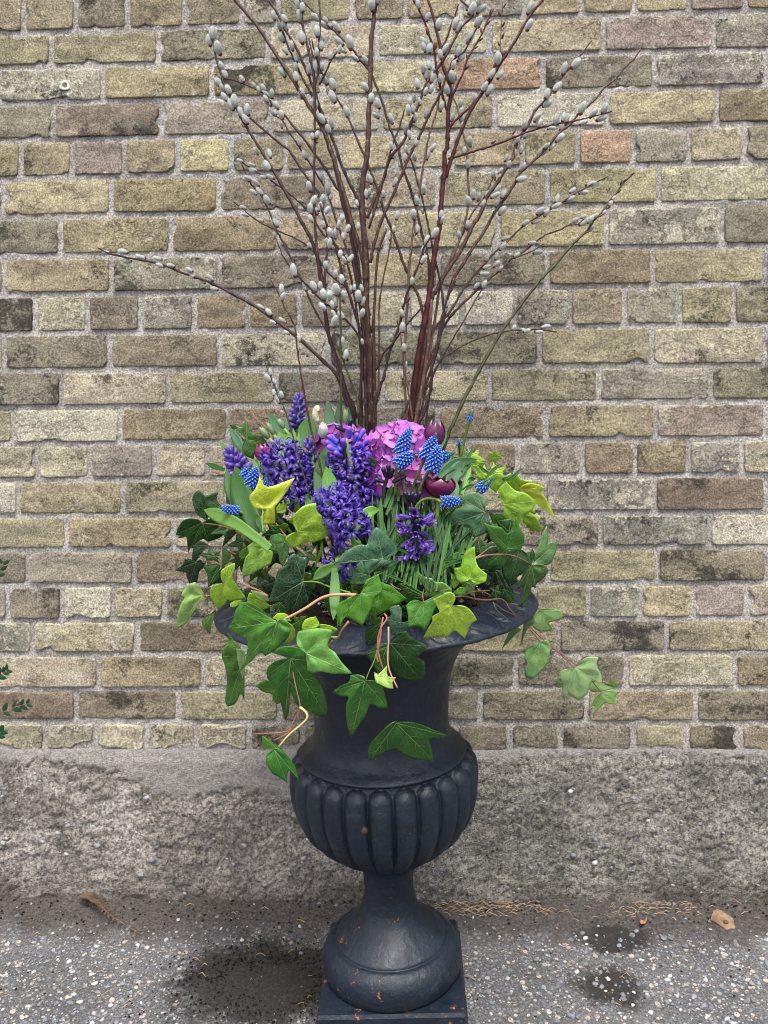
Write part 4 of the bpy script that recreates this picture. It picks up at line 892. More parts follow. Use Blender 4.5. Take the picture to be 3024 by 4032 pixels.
def leaf(parent, outline, Jn, tips, color, off=0., tilt=(0., 0.), curl=.2, label=None, seed=None, y0=None, bul=.042, name='leaf'):
    rr = random.Random(seed if seed is not None else int(Jn[0] * 7 + Jn[1]))
    if tilt == (0., 0.): tilt = (rr.uniform(-.45, .45), rr.uniform(-.1, .6))
    out = smooth_outline(outline, tips); n = len(out)
    size = max(math.hypot(a - Jn[0], b - Jn[1]) for a, b in out)
    cx, cy = sum(p[0] for p in out) / n, sum(p[1] for p in out) / n
    yb = (depth(cx, cy) if y0 is None else y0) - off; s = PXM(yb)
    ta = [math.atan2(t[1] - Jn[1], t[0] - Jn[0]) for t in tips]
    oa = [math.atan2(p[1] - Jn[1], p[0] - Jn[0]) for p in out]; orr = [math.hypot(p[0] - Jn[0], p[1] - Jn[1]) for p in out]
    def adiff(a, b): return abs((a - b + math.pi) % (2 * math.pi) - math.pi)
    def dep(x, y):
        dx, dy = (x - Jn[0]) , (y - Jn[1]); l = math.hypot(dx, dy); th = math.atan2(dy, dx)
        k = min(range(n), key=lambda i: adiff(oa[i], th)); r = min(1.2, l / max(orr[k], 1))
        dl = min(adiff(th, a) for a in ta); b = min(1., dl / .42)
        q = yb + s * (tilt[0] * dx + tilt[1] * dy) + curl * s * size * (l / size) ** 2 * .5
        q -= bul * s * size * (b * math.sin(min(1, r) * math.pi * .85)) * .8
        q += s * size * .05 * fr(x * .02, y * .02, rr.random() * 0 + Jn[0], 2)
        return min(q, -.012)
    mb = MB(); vs = []; RG = 9
    for k in range(RG, 0, -1):
        r = (k / RG)
        for (a, b) in out:
            x, y = Jn[0] + (a - Jn[0]) * r, Jn[1] + (b - Jn[1]) * r; vs.append(P(x, y, dep(x, y)))
    vs.append(P(Jn[0], Jn[1], dep(*Jn)))
    fs = [(k * n + i, (k + 1) * n + i, (k + 1) * n + (i + 1) % n, k * n + (i + 1) % n) for k in range(RG - 1) for i in range(n)]
    fs += [((RG - 1) * n + i, RG * n, (RG - 1) * n + (i + 1) % n) for i in range(n)]
    K_ = len(vs); nf = list(fs)
    vs2 = vs + [v + Vector((0, .0006, 0)) for v in vs]
    fs = nf + [tuple(i + K_ for i in reversed(f_)) for f_ in nf] + [(i, (i + 1) % n, (i + 1) % n + K_, i + K_) for i in range(n)]
    mb.add(vs2, fs, 0)
    def ribbon(x0, y0_, x1, y1, w0, w1, bend=0.):
        v = []; m_ = 7; dx, dy = x1 - x0, y1 - y0_; l = math.hypot(dx, dy)
        if l < 2: return
        nx_, ny_ = -dy / l, dx / l
        for i in range(m_ + 1):
            t = i / m_; x = lerp(x0, x1, t) + nx_ * bend * math.sin(t * math.pi); y = lerp(y0_, y1, t) + ny_ * bend * math.sin(t * math.pi); w_ = lerp(w0, w1, t)
            d = dep(x, y) - .0005; v += [P(x - nx_ * w_, y - ny_ * w_, d + .0003), P(x, y, d - .0003), P(x + nx_ * w_, y + ny_ * w_, d + .0003)]
        mb.add(v, [(i * 3 + j, i * 3 + j + 1, i * 3 + j + 4, i * 3 + j + 3) for i in range(m_) for j in (0, 1)], 1)
    vw = max(1.0, size * .0085)
    for t, a in zip(tips, ta):
        x1, y1 = lerp(Jn[0], t[0], .93), lerp(Jn[1], t[1], .93); l = math.hypot(t[0] - Jn[0], t[1] - Jn[1])
        ribbon(Jn[0], Jn[1], x1, y1, vw * (1 if l > size * .5 else .7), .5)
        if l > size * .5:
            for k, sd_ in ((.28, 1), (.36, -1), (.52, 1), (.60, -1), (.74, 1)):
                bx, by = lerp(Jn[0], t[0], k), lerp(Jn[1], t[1], k); a2 = a + sd_ * rr.uniform(.55, .75); l2 = l * .30 * (1.1 - k)
                ex, ey = bx + math.cos(a2) * l2, by + math.sin(a2) * l2
                th = math.atan2(ey - Jn[1], ex - Jn[0]); kk = min(range(n), key=lambda i: adiff(oa[i], th))
                if math.hypot(ex - Jn[0], ey - Jn[1]) < orr[kk] * .92: ribbon(bx, by, ex, ey, vw * .45, .3, l2 * .08 * sd_)
    o = mb.build(name, [ML_, MV_], parent, True, color)
    if label: o['label'] = label
    return o, dep(*Jn)
def vine(parent, pts, r0, r1, mat, y=None, off=.004, name='stem', n=6):
    wp = []
    for q in pts:
        yy = q[2] if len(q) > 2 else ((depth(q[0], q[1]) - off) if y is None else y); wp.append(P(q[0], q[1], yy))
    sp = spline(wp, 5); mb = MB(); mb.tube(sp, [lerp(r0, r1, i / (len(sp) - 1)) * PXM(-.6) * .5 for i in range(len(sp))], n)
    return mb.build(name, [mat], parent)
TPL = [(0, -.18), (.10, -.42), (.34, -.40), (.62, -.52), (.50, -.18), (.44, .02), (.78, .16), (.98, .36), (.56, .44), (.32, .52), (.20, .80), (0, 1.15), (-.20, .80), (-.32, .52), (-.56, .44), (-.98, .36), (-.78, .16), (-.44, .02), (-.50, -.18), (-.62, -.52), (-.34, -.40), (-.10, -.42)]
TTIP = [(0, 1.15), (.98, .36), (-.98, .36), (.62, -.52), (-.62, -.52)]
def tleaf(parent, px, py, size, ang, color, off=-.02, squash=1., y0=None, seed=None):
    "a leaf of the usual five-lobed shape; ang: where its tip points, degrees clockwise from straight down"
    rr = random.Random(seed if seed is not None else int(px * 3 + py * 5)); a = math.radians(ang)
    ks = [1 + rr.uniform(-.12, .12) for _ in TPL]
    def tf(x, y): x *= squash; return (px + size * .5 * (x * math.cos(a) - y * math.sin(a)), py + size * .5 * (x * math.sin(a) + y * math.cos(a)))
    out = [tf(x * k, y * k) for (x, y), k in zip(TPL, ks)]; tips = [out[TPL.index(t)] for t in TTIP]
    return leaf(parent, out, tf(0, -.12), tips, color, off, (rr.uniform(-.5, .5), rr.uniform(-.3, .5)), rr.uniform(.1, .6), y0=y0)
def ivy(label, cat='ivy'): return thing('ivy_plant', U(0, 0, .74) + Vector((random.uniform(-.1, .1), -.1, 0)), label, cat, 'ivy plants spilling over the urn')
iv_l = ivy('dark green ivy spreading left of the urn with one yellow green leaf pair')
iv_fl = ivy('ivy with the largest bright green leaves hanging over the left front of the rim')
iv_c = ivy('ivy with two lime leaves and a blackish leaf below the violet hyacinths')
iv_fc = ivy('ivy trailing down the middle of the urn neck on pink stems')
iv_r = ivy('dark ivy at the right end of the urn with star shaped leaves')
iv_ru = ivy('lime green ivy at the upper right beside the grape hyacinths')
iv_rt = ivy('single long ivy trail running down right against the wall with pale leaf undersides')

# under layer: leaves half hidden in the mass
rl = random.Random(5)
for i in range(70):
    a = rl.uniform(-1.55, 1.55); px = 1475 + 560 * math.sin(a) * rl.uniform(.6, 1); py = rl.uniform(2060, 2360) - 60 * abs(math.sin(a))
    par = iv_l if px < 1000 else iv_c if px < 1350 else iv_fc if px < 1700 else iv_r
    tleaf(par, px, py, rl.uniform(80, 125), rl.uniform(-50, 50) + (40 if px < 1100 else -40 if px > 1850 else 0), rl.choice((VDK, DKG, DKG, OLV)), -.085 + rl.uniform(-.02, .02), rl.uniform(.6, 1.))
for (px, py, sz, ang, col, par) in [
    (760,2080,120,60,DKG,iv_l),(840,2190,110,110,DKG,iv_l),(900,2080,130,80,DKG,iv_l),(880,2260,120,60,DKG,iv_l),(960,2180,120,20,OLV,iv_l),(930,2330,110,40,DKG,iv_l),(1010,2330,120,10,DKG,iv_l),
    (1060,2160,110,-20,DKG,iv_c),(1080,2300,130,20,VDK,iv_c),(1010,2240,110,40,DKG,iv_c),(1150,2250,120,0,DKG,iv_c),(1130,2430,120,10,DKG,iv_c),(1240,2260,110,-30,DKG,iv_c),(1200,2180,120,10,DKG,iv_c),(1000,2420,110,30,OLV,iv_fl),(1100,2380,110,10,DKG,iv_fl),
    (1500,2330,120,10,DKG,iv_fc),(1420,2240,130,0,DKG,iv_fc),(1560,2400,120,10,DKG,iv_fc),(1460,2420,120,0,VDK,iv_fc),(1350,2300,110,20,DKG,iv_fc),(1640,2330,120,-20,DKG,iv_fc),(1700,2380,100,-30,DKG,iv_fc),(1290,2290,120,40,VDK,iv_c),
    (1900,2160,130,-40,DKG,iv_r),(1960,2210,130,-30,DKG,iv_r),(1880,2260,110,-40,DKG,iv_r),(1990,2290,120,-20,VDK,iv_r),(2010,2120,110,-60,DKG,iv_r),(1760,2260,110,-20,DKG,iv_r),(1840,2170,100,-30,DKG,iv_r),(2060,2200,110,-50,DKG,iv_r),(1950,2330,90,0,DKG,iv_r),
    (1950,1860,110,-60,LIME,iv_ru),(2000,1950,120,-60,MIDG,iv_ru),(1900,1870,110,-50,LIME2,iv_ru),(1860,1800,90,-70,LIME2,iv_ru),(1940,1800,80,-90,LIME2,iv_ru),(1960,2060,110,-50,MIDG,iv_ru),(2050,2000,100,-70,LIME,iv_ru),(2095,2065,90,-60,LIME,iv_ru)]:
    tleaf(par, px, py, sz, ang + rl.uniform(-15, 15), col, -.045 + rl.uniform(-.01, .01), rl.uniform(.7, 1.))
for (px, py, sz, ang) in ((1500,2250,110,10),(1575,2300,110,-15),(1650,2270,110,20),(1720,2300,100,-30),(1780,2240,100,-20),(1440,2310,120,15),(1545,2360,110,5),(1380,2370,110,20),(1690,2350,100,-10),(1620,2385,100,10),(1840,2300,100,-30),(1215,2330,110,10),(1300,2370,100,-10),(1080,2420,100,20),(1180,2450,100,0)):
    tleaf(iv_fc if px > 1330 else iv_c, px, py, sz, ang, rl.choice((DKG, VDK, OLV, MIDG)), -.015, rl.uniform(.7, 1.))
# traced leaves: (plant, tile, outline, junction, tips, colour, how far forward)
LV = [
 (iv_l,'D',[(310,70),(350,100),(380,120),(500,75),(480,170),(510,230),(430,240),(380,280),(400,355),(310,310),(270,240),(252,160),(270,100)],(385,345),[(310,70),(500,75),(252,160)],BLG,.0),
 (iv_l,'D',[(280,335),(340,375),(310,450),(260,500),(215,660),(205,560),(190,505),(100,490),(120,420),(180,345)],(343,375),[(100,490),(215,660)],DKG,.01),
 (iv_l,'D',[(345,375),(450,330),(560,400),(600,430),(520,510),(400,555),(340,530),(250,620),(240,540),(300,430)],(352,380),[(600,430),(400,555),(250,620)],DKG,-.01),
 (iv_l,'D',[(265,585),(330,545),(400,580),(380,620),(330,660),(300,700),(262,775),(250,700)],(395,585),[(262,775),(265,585)],VDK,.02),
 (iv_l,'D',[(90,820),(170,760),(180,712),(240,715),(265,745),(330,720),(350,740),(385,745),(355,800),(320,830),(295,930),(230,945),(200,880),(190,840)],(290,745),[(90,820),(180,712),(385,745),(230,945)],VDK,.01),
 (iv_l,'D',[(365,770),(430,760),(515,775),(490,850),(500,900),(430,960),(400,980),(400,900),(385,840),(355,790)],(505,772),[(400,980),(355,785)],DKG,.01),
 (iv_l,'D',[(280,930),(320,980),(360,1055),(290,1150),(210,1300),(115,1362),(112,1280),(140,1150),(178,1080),(150,1055),(160,1020),(220,950)],(352,1055),[(115,1362),(150,1040),(280,930)],(.17,.29,.075,.1),.03),
 (iv_l,'D',[(650,750),(650,800),(630,890),(690,985),(760,1080),(640,1105),(580,1100),(560,1140),(495,1190),(480,1170),(415,1050),(430,980),(480,950),(540,945),(520,890),(525,820),(580,780)],(545,950),[(650,750),(760,1080),(495,1190),(415,1020)],LIME2,.05),
 (iv_l,'D',[(540,600),(600,640),(620,600),(610,700),(560,770),(525,795),(530,720)],(600,745),[(620,600),(525,795)],OLV,.0),
 (iv_l,'D',[(700,640),(760,600),(785,640),(750,700),(715,720),(690,690)],(740,700),[(760,600),(690,690)],MIDG,.0),
 (iv_l,'D',[(600,440),(690,450),(640,490),(570,530),(530,610),(560,500)],(690,452),[(530,610)],VDK,.01),
 (iv_l,'D',[(330,110),(430,200),(435,118),(500,190),(540,250),(460,240),(400,230)],(530,245),[(330,110),(435,118)],DKG,.005),
 (iv_c,'D',[(925,470),(990,445),(1040,470),(1000,520),(960,545),(935,520)],(1010,490),[(925,480),(950,545)],DKG,.0),
 (iv_c,'D',[(830,540),(940,565),(945,620),(1005,650),(985,765),(930,790),(800,860),(725,885),(720,820),(750,700),(780,660),(765,600),(800,570)],(935,620),[(725,885),(830,540),(985,765),(765,600)],(.17,.33,.035,.4),.03),
 (iv_c,'D',[(1060,475),(1130,500),(1135,560),(1160,620),(1130,720),(1095,790),(1070,740),(1045,650),(935,625),(930,590),(975,560),(985,500)],(1125,560),[(1095,790),(932,610),(1060,475)],(.05,.15,.04,.25),.02),
 (iv_c,'D',[(1200,660),(1240,680),(1300,700),(1318,690),(1310,800),(1285,860),(1290,925),(1330,980),(1362,1030),(1340,1090),(1345,1150),(1290,1150),(1250,1190),(1180,1240),(1140,1210),(1100,1120),(1030,1120),(960,1125),(1000,1000),(1030,900),(1060,810),(1130,770),(1150,700)],(1290,925),[(1200,660),(1318,690),(1180,1240),(960,1125),(1345,1150)],(.014,.045,.022,.12),.02),
 (iv_c,'D',[(1080,180),(1140,145),(1168,170),(1150,240),(1110,285),(1040,285),(1035,240)],(1140,240),[(1168,170),(1036,260)],LIME,.02),
 (iv_c,'D',[(985,395),(1060,400),(1110,375),(1150,400),(1130,460),(1080,475),(1020,440)],(1090,465),[(985,395),(1110,375)],MIDG,.01),
 (iv_c,'A',[(527,895),(605,990),(855,903),(800,1000),(710,1130),(670,1180),(672,1260),(672,1335),(600,1340),(545,1337),(530,1290),(560,1230),(590,1200),(480,1190),(432,1110),(430,1075),(490,1000)],(600,1180),[(527,895),(855,903),(432,1095),(545,1337),(672,1335)],YEL,.09),
 (iv_c,'D',[(1410,192),(1418,270),(1480,320),(1560,390),(1635,475),(1540,500),(1440,540),(1385,560),(1320,555),(1200,612),(1130,560),(1130,510),(1190,470),(1235,462),(1200,400),(1195,310),(1260,240),(1330,205)],(1245,460),[(1410,192),(1635,475),(1200,612),(1195,310)],(.24,.41,.018,.6),.09),
 (iv_c,'D',[(1150,345),(1200,320),(1200,385),(1165,375)],(1198,350),[(1150,345)],LIME,.03),
 (iv_c,'D',[(1465,540),(1478,600),(1470,640),(1440,720),(1400,800),(1405,740),(1440,640)],(1465,600),[(1465,540),(1400,800)],LIME2,.02),
 (iv_c,'D',[(1285,850),(1360,850),(1370,900),(1420,905),(1400,980),(1360,1030),(1310,990)],(1300,925),[(1420,905),(1360,1030)],OLV,.0),
 (iv_fl,'D',[(800,1005),(850,1015),(930,1040),(980,1110),(930,1110),(870,1080),(820,1040)],(860,1060),[(980,1110),(800,1005)],(.24,.34,.12,.2),.03),
 (iv_fl,'D',[(765,1090),(790,1030),(850,1060),(930,1110),(990,1160),(920,1185),(850,1150),(780,1130)],(850,1090),[(990,1160),(765,1090)],LIME,.0),
 (iv_fl,'D',[(605,1130),(650,1105),(720,1095),(700,1130),(650,1160),(610,1160)],(650,1120),[(605,1150),(720,1095)],LIME2,.01),
 (iv_fl,'D',[(340,1310),(360,1270),(420,1230),(475,1185),(470,1240),(440,1310),(420,1420),(380,1370),(350,1330)],(450,1200),[(420,1420),(342,1310)],OLV,.02),
 (iv_fl,'G',[(650,80),(700,35),(780,45),(820,110),(760,105),(690,100)],(750,90),[(650,80),(820,110)],LIME2,.03),
 (iv_fl,'G',[(800,130),(840,160),(858,200),(855,260),(800,340),(765,290),(810,210)],(815,150),[(800,340),(858,200)],LIME2,.03),
 (iv_fl,'G',[(925,140),(960,90),(1050,65),(1085,140),(1040,180),(930,195)],(1070,140),[(1050,65),(925,160)],LIME2,.05),
 (iv_fl,'G',[(1085,145),(1180,150),(1258,185),(1210,240),(1160,330),(1140,250)],(1095,160),[(1258,185),(1160,330)],LIME2,.05),
 (iv_fl,'G',[(230,215),(270,270),(350,360),(388,400),(385,480),(372,600),(370,750),(385,850),(350,790),(300,880),(230,905),(205,860),(215,740),(220,640),(200,520),(170,440),(190,360),(230,300)],(385,430),[(230,215),(385,850),(230,905),(170,440)],(.06,.16,.025,.15),.06),
 (iv_fl,'G',[(310,365),(350,375),(388,400),(385,560),(370,650),(340,560),(318,450)],(380,430),[(310,365),(370,650)],(.26,.40,.16,.1),.075),
 (iv_fl,'G',[(487,710),(550,670),(600,660),(690,750),(718,860),(690,885),(650,840),(640,790),(560,770)],(680,760),[(487,710),(690,885)],BRT,.03),
 (iv_fl,'G',[(870,270),(885,210),(940,195),(1070,175),(1200,190),(1200,230),(1160,340),(1230,400),(1290,490),(1392,600),(1200,600),(1110,580),(1030,590),(970,570),(1000,520),(1005,470),(960,410),(880,340)],(960,412),[(1200,190),(1392,600),(980,570),(875,250)],(.11,.28,.05,.15),.07),
 (iv_fl,'G',[(640,405),(740,345),(870,350),(950,400),(1005,470),(970,560),(1050,640),(1110,730),(1145,850),(1160,920),(1150,990),(1100,1005),(1000,950),(870,890),(820,780),(805,850),(800,960),(765,1040),(740,940),(700,800),(680,740),(600,650),(590,580),(620,520),(700,470),(810,450),(720,430)],(815,458),[(1150,990),(765,1040),(595,620),(1005,480),(640,405)],(.020,.105,.010,.08),.08),
 (iv_fl,'G',[(355,-70),(430,-65),(500,-30),(560,15),(620,75),(692,112),(715,85),(770,90),(812,150),(812,210),(780,275),(680,370),(580,435),(530,402),(450,480),(290,625),(355,540),(405,420),(408,285),(320,240),(228,180),(280,90),(300,10)],(692,118),[(228,180),(355,-70),(290,625),(580,435),(812,180)],(.052,.185,.018,.12),.11),
 (iv_fl,'G',[(550,1178),(620,1220),(700,1290),(700,1310),(640,1305),(555,1290)],(690,1300),[(550,1178),(555,1290)],BRT,.10),
 (iv_fl,'G',[(700,1290),(760,1340),(850,1450),(870,1510),(895,1590),(800,1500),(780,1615),(700,1560),(640,1525),(585,1430),(590,1360),(640,1310)],(665,1312),[(895,1590),(780,1615),(585,1400)],(.022,.12,.012,.08),.10),
 (iv_fc,'E',[(450,580),(520,550),(590,540),(650,500),(690,600),(740,640),(700,700),(620,715),(540,715),(530,660)],(730,630),[(450,580),(540,715)],(.055,.145,.06,.2),.02),
 (iv_fc,'E',[(740,640),(830,590),(960,485),(965,600),(1015,670),(940,690),(910,705),(830,680),(780,640)],(880,540),[(960,485),(1015,670),(910,705)],(.055,.15,.06,.2),.02),
 (iv_fc,'E',[(785,180),(840,205),(890,260),(950,330),(988,395),(960,440),(850,475),(950,490),(920,520),(850,550),(800,560),(705,630),(680,590),(660,485),(560,485),(480,515),(400,520),(470,430),(560,370),(640,340),(695,345),(720,270),(750,220)],(845,475),[(785,180),(988,395),(400,520),(705,630),(950,490)],(.034,.100,.055,.15),.07),
 (iv_fc,'E',[(740,650),(850,700),(930,730),(1000,790),(1070,845),(1000,890),(930,920),(880,960),(800,1000),(765,1045),(740,970),(720,985),(740,900),(760,800)],(820,760),[(1070,845),(765,1045)],BRT,.055),
 (iv_fc,'E',[(635,805),(690,680),(740,650),(810,615),(820,670),(845,775),(760,850),(730,960),(655,1105),(580,1050),(500,1020),(460,1050),(435,1100),(412,960),(430,900),(510,850),(580,810)],(635,805),[(655,1105),(435,1100),(810,615),(845,775)],(.06,.20,.018,.12),.075),
 (iv_fc,'E',[(1240,370),(1290,430),(1310,480),(1420,520),(1350,570),(1300,640),(1250,648),(1200,600),(1210,500)],(1215,560),[(1240,370),(1420,520),(1270,648)],(.05,.13,.035,.15),.03),
 (iv_fc,'E',[(1075,460),(1130,440),(1170,500),(1180,570),(1160,610),(1100,600),(1080,540)],(1160,590),[(1075,460),(1130,440)],DKG,.02),
 (iv_fc,'E',[(1165,590),(1230,640),(1310,660),(1330,690),(1420,700),(1490,755),(1480,800),(1350,830),(1260,830),(1200,860),(1250,760),(1200,680)],(1265,800),[(1165,590),(1490,755),(1330,680)],(.10,.22,.05,.4),.03),
 (iv_fc,'E',[(990,700),(1080,710),(1160,760),(1240,800),(1245,840),(1160,860),(1080,890),(1030,860),(1010,770)],(1220,820),[(990,700),(1080,890)],DKG,.04),
 (iv_fc,'E',[(1065,910),(1110,870),(1180,865),(1225,880),(1300,840),(1390,800),(1380,870),(1330,950),(1300,1030),(1240,1155),(1180,1105),(1080,1120),(1080,1000)],(1222,880),[(1065,910),(1390,800),(1240,1155),(1080,1120)],(.05,.17,.025,.15),.05),
 (iv_fc,'E',[(750,1060),(800,1020),(840,1050),(840,1200),(770,1270),(700,1290),(675,1200),(690,1130),(750,1110)],(830,1070),[(700,1290),(675,1180)],DKG,.03),
 (iv_fc,'E',[(900,930),(1000,905),(1025,960),(1020,1060),(1090,1060),(1060,1150),(940,1190),(900,1100),(870,1040),(930,990)],(1018,1072),[(1000,905),(1090,1060),(930,1190),(870,1040)],(.035,.09,.055,.15),.03),
 (iv_fc,'H',[(330,240),(390,190),(440,185),(450,260),(440,340),(400,350),(365,300)],(440,200),[(330,240),(385,345)],DKG,.02),
 (iv_fc,'H',[(545,117),(570,150),(665,197),(600,262),(640,280),(642,360),(600,382),(540,378),(490,350),(460,290),(450,240),(455,180),(490,130)],(455,180),[(545,117),(665,197),(620,375)],(.014,.060,.012,.08),.05),
 (iv_fc,'H',[(370,335),(395,345),(440,300),(445,355),(488,365),(470,390),(475,425),(440,420),(400,400),(380,385)],(430,365),[(370,335),(440,300),(488,365),(475,425)],(.32,.48,.10,.8),.08),
 (iv_fc,'H',[(148,440),(200,405),(235,390),(245,352),(285,348),(320,360),(328,378),(370,380),(410,395),(430,460),(445,530),(400,528),(352,508),(325,570),(290,620),(248,685),(232,640),(222,580),(222,510),(235,468),(190,463)],(322,385),[(148,440),(445,530),(248,685),(245,352)],(.025,.115,.014,.1),.07),
 (iv_fc,'H',[(478,600),(500,603),(560,602),(620,615),(690,645),(770,678),(720,690),(668,692),(680,750),(690,812),(600,805),(540,785),(500,755),(440,760),(400,780),(345,812),(343,735),(400,665),(440,625)],(490,608),[(770,678),(690,812),(345,812)],(.015,.085,.008,.08),.07),
 (iv_fc,'F',[(415,785),(450,810),(455,860),(430,910),(510,910),(570,930),(620,980),(660,1045),(600,1090),(570,1160),(545,1220),(500,1180),(440,1145),(380,1210),(330,1200),(240,1210),(148,1225),(200,1130),(240,1060),(245,1010),(310,980),(285,920),(245,850),(320,820),(370,790)],(428,912),[(148,1225),(545,1220),(660,1045),(245,850),(415,785)],(.25,.40,.018,.6),.09),
 (iv_r,'F',[(330,430),(370,480),(410,600),(410,645),(360,630),(310,580),(300,500)],(340,440),[(410,645),(300,500)],(.030,.075,.045,.1),.02),
 (iv_r,'F',[(410,600),(450,640),(490,700),(440,760),(425,710)],(480,690),[(410,600),(440,760)],LIME,.01),
 (iv_r,'F',[(430,800),(500,740),(560,750),(540,810),(460,810)],(500,745),[(430,800),(560,750)],MIDG,.03),
 (iv_r,'F',[(638,360),(645,440),(650,490),(680,560),(750,615),(745,680),(710,700),(650,715),(595,660),(560,690),(500,695),(460,650),(438,560),(500,555),(515,520),(540,430),(590,380)],(592,665),[(638,360),(750,615),(438,560),(690,712)],(.17,.34,.02,.3),.05),
 (iv_r,'F',[(380,510),(440,440),(560,420),(560,460),(480,480),(430,500)],(560,430),[(380,510)],MIDG,.03),
 (iv_r,'F',[(655,470),(720,400),(800,320),(860,370),(900,420),(890,540),(890,575),(700,570),(655,520)],(830,440),[(655,470),(890,575)],(.045,.125,.055,.2),.0),
 (iv_r,'F',[(840,120),(980,100),(1000,160),(960,230),(880,210)],(960,220),[(840,120),(980,100)],DKG,.0),
 (iv_r,'F',[(960,400),(1055,380),(1130,430),(1170,500),(1110,600),(1040,640),(1020,690),(960,705),(910,650),(890,570),(900,500)],(1055,388),[(960,705),(1170,500),(890,570)],(.045,.125,.045,.2),.02),
 (iv_r,'F',[(725,140),(800,165),(880,180),(950,240),(1000,150),(1030,85),(1060,180),(1100,260),(1095,340),(1060,390),(960,395),(960,470),(900,545),(820,548),(750,545),(790,470),(870,385),(790,300),(770,240)],(945,375),[(725,140),(1030,85),(1095,340),(750,545),(900,545)],(.045,.16,.022,.12),.05),
 (iv_r,'F',[(1175,375),(1200,430),(1190,500),(1150,460)],(1175,490),[(1175,375)],DKG,.02),
 (iv_r,'F',[(1315,150),(1325,280),(1320,330),(1370,310),(1412,320),(1390,430),(1340,520),(1280,530),(1170,535),(1190,490),(1220,420),(1250,300),(1280,220)],(1172,530),[(1315,150),(1412,320)],(.060,.135,.045,.15),.05),
 (iv_r,'F',[(1170,535),(1280,530),(1330,580),(1280,660),(1220,700),(1210,750),(1170,740),(1160,800),(1100,890),(1050,940),(1075,800),(1085,740),(1030,760),(1050,700),(1100,600)],(1168,532),[(1330,580),(1210,750),(1050,940),(1030,760)],(.055,.125,.035,.15),.055),
 (iv_r,'F',[(820,590),(880,600),(920,690),(940,800),(900,860),(870,760)],(840,600),[(940,800),(900,860)],VDK,.0),
 (iv_r,'F',[(900,760),(960,780),(1010,830),(1000,885),(940,880),(880,830)],(920,770),[(1000,885),(880,830)],DKG,.01),
 (iv_ru,'C',[(430,690),(460,630),(520,640),(600,655),(720,680),(795,690),(760,730),(640,750),(560,820),(500,850),(460,760)],(640,700),[(430,690),(795,690),(500,850)],LIME2,-.01),
 (iv_ru,'C',[(640,710),(720,705),(770,780),(800,870),(740,860),(700,800)],(650,715),[(720,705),(800,870)],LIME,.02),
 (iv_ru,'C',[(1000,880),(1040,820),(1100,800),(1150,860),(1170,862),(1270,885),(1200,910),(1150,980),(1100,990),(1050,930)],(1140,960),[(1040,815),(1270,885)],LIME2,.0),
 (iv_ru,'C',[(820,840),(900,800),(960,810),(1000,885),(930,940),(900,995),(830,930)],(990,880),[(820,840),(900,995)],LIME,.02),
 (iv_ru,'C',[(1000,880),(1080,960),(1130,985),(1200,1000),(1300,1080),(1270,1170),(1180,1230),(1170,1330),(1110,1290),(1060,1300),(985,1240),(975,1130),(940,1060),(930,960)],(975,1118),[(1000,880),(1300,1080),(1170,1330),(940,1000)],(.20,.38,.025,.45),.03),
 (iv_ru,'C',[(1150,1230),(1240,1190),(1290,1230),(1370,1350),(1240,1320),(1180,1300)],(1160,1230),[(1370,1350),(1240,1190)],LIME,.01),
 (iv_ru,'C',[(1140,960),(1200,905),(1280,900),(1400,945),(1360,990),(1410,1060),(1440,1130),(1502,1248),(1400,1180),(1290,1080),(1220,1040)],(1150,965),[(1400,945),(1502,1248)],YEL,.05),
 (iv_ru,'C',[(1280,1230),(1310,1200),(1345,1235),(1340,1265),(1300,1265)],(1310,1262),[(1310,1200),(1345,1235)],(.5,.6,.2,.1),.0),
 (iv_ru,'C',[(830,1180),(880,1210),(980,1210),(1000,1270),(920,1300),(880,1310),(850,1260)],(880,1210),[(1000,1270),(870,1310)],MIDG,.0),
 (iv_ru,'C',[(530,1040),(600,1000),(690,985),(780,1050),(800,1110),(790,1190),(820,1240),(845,1310),(800,1400),(680,1450),(650,1404),(630,1330),(520,1325),(380,1345),(430,1250),(480,1180),(580,1110)],(790,1195),[(530,1040),(380,1345),(690,985),(680,1450),(845,1310)],(.055,.135,.065,.12),.06),
 (iv_rt,'F',[(990,1110),(1040,1120),(1080,1135),(1000,1200),(890,1320),(940,1200)],(1000,1105),[(1080,1135),(890,1320)],(.075,.17,.05,.1),.02),
 (iv_rt,'F',[(1100,1060),(1150,1020),(1195,1010),(1190,1080),(1130,1130),(1065,1285),(1085,1150)],(1095,1080),[(1195,1010),(1065,1285)],(.09,.18,.07,.1),.02),
 (iv_rt,'F',[(1175,1110),(1200,1010),(1240,950),(1330,935),(1450,960),(1450,1030),(1340,1070),(1300,1110),(1365,1120),(1340,1150),(1240,1150)],(1240,955),[(1450,960),(1365,1120),(1175,1110)],(.20,.34,.12,.1),.0),
 (iv_rt,'I',[(275,560),(310,545),(360,520),(405,510),(425,560),(410,640),(380,690),(310,755),(270,740),(262,700),(275,660),(260,620)],(362,522),[(275,560),(310,755),(425,560),(262,700)],(.13,.26,.085,.1),.0),
 (iv_rt,'I',[(455,760),(490,745),(495,800),(465,800)],(495,775),[(455,760)],PALE,-.01),
 (iv_rt,'I',[(480,730),(500,695),(575,682),(640,620),(725,615),(712,670),(740,720),(748,780),(690,760),(650,850),(600,885),(560,860),(535,840),(520,815),(512,890),(500,850),(500,790)],(575,682),[(725,615),(600,885),(748,780),(512,890)],(.26,.40,.17,.1),.0),
 (iv_rt,'I',[(680,760),(750,785),(825,810),(740,830),(670,825)],(690,765),[(825,810)],PALE,-.005),
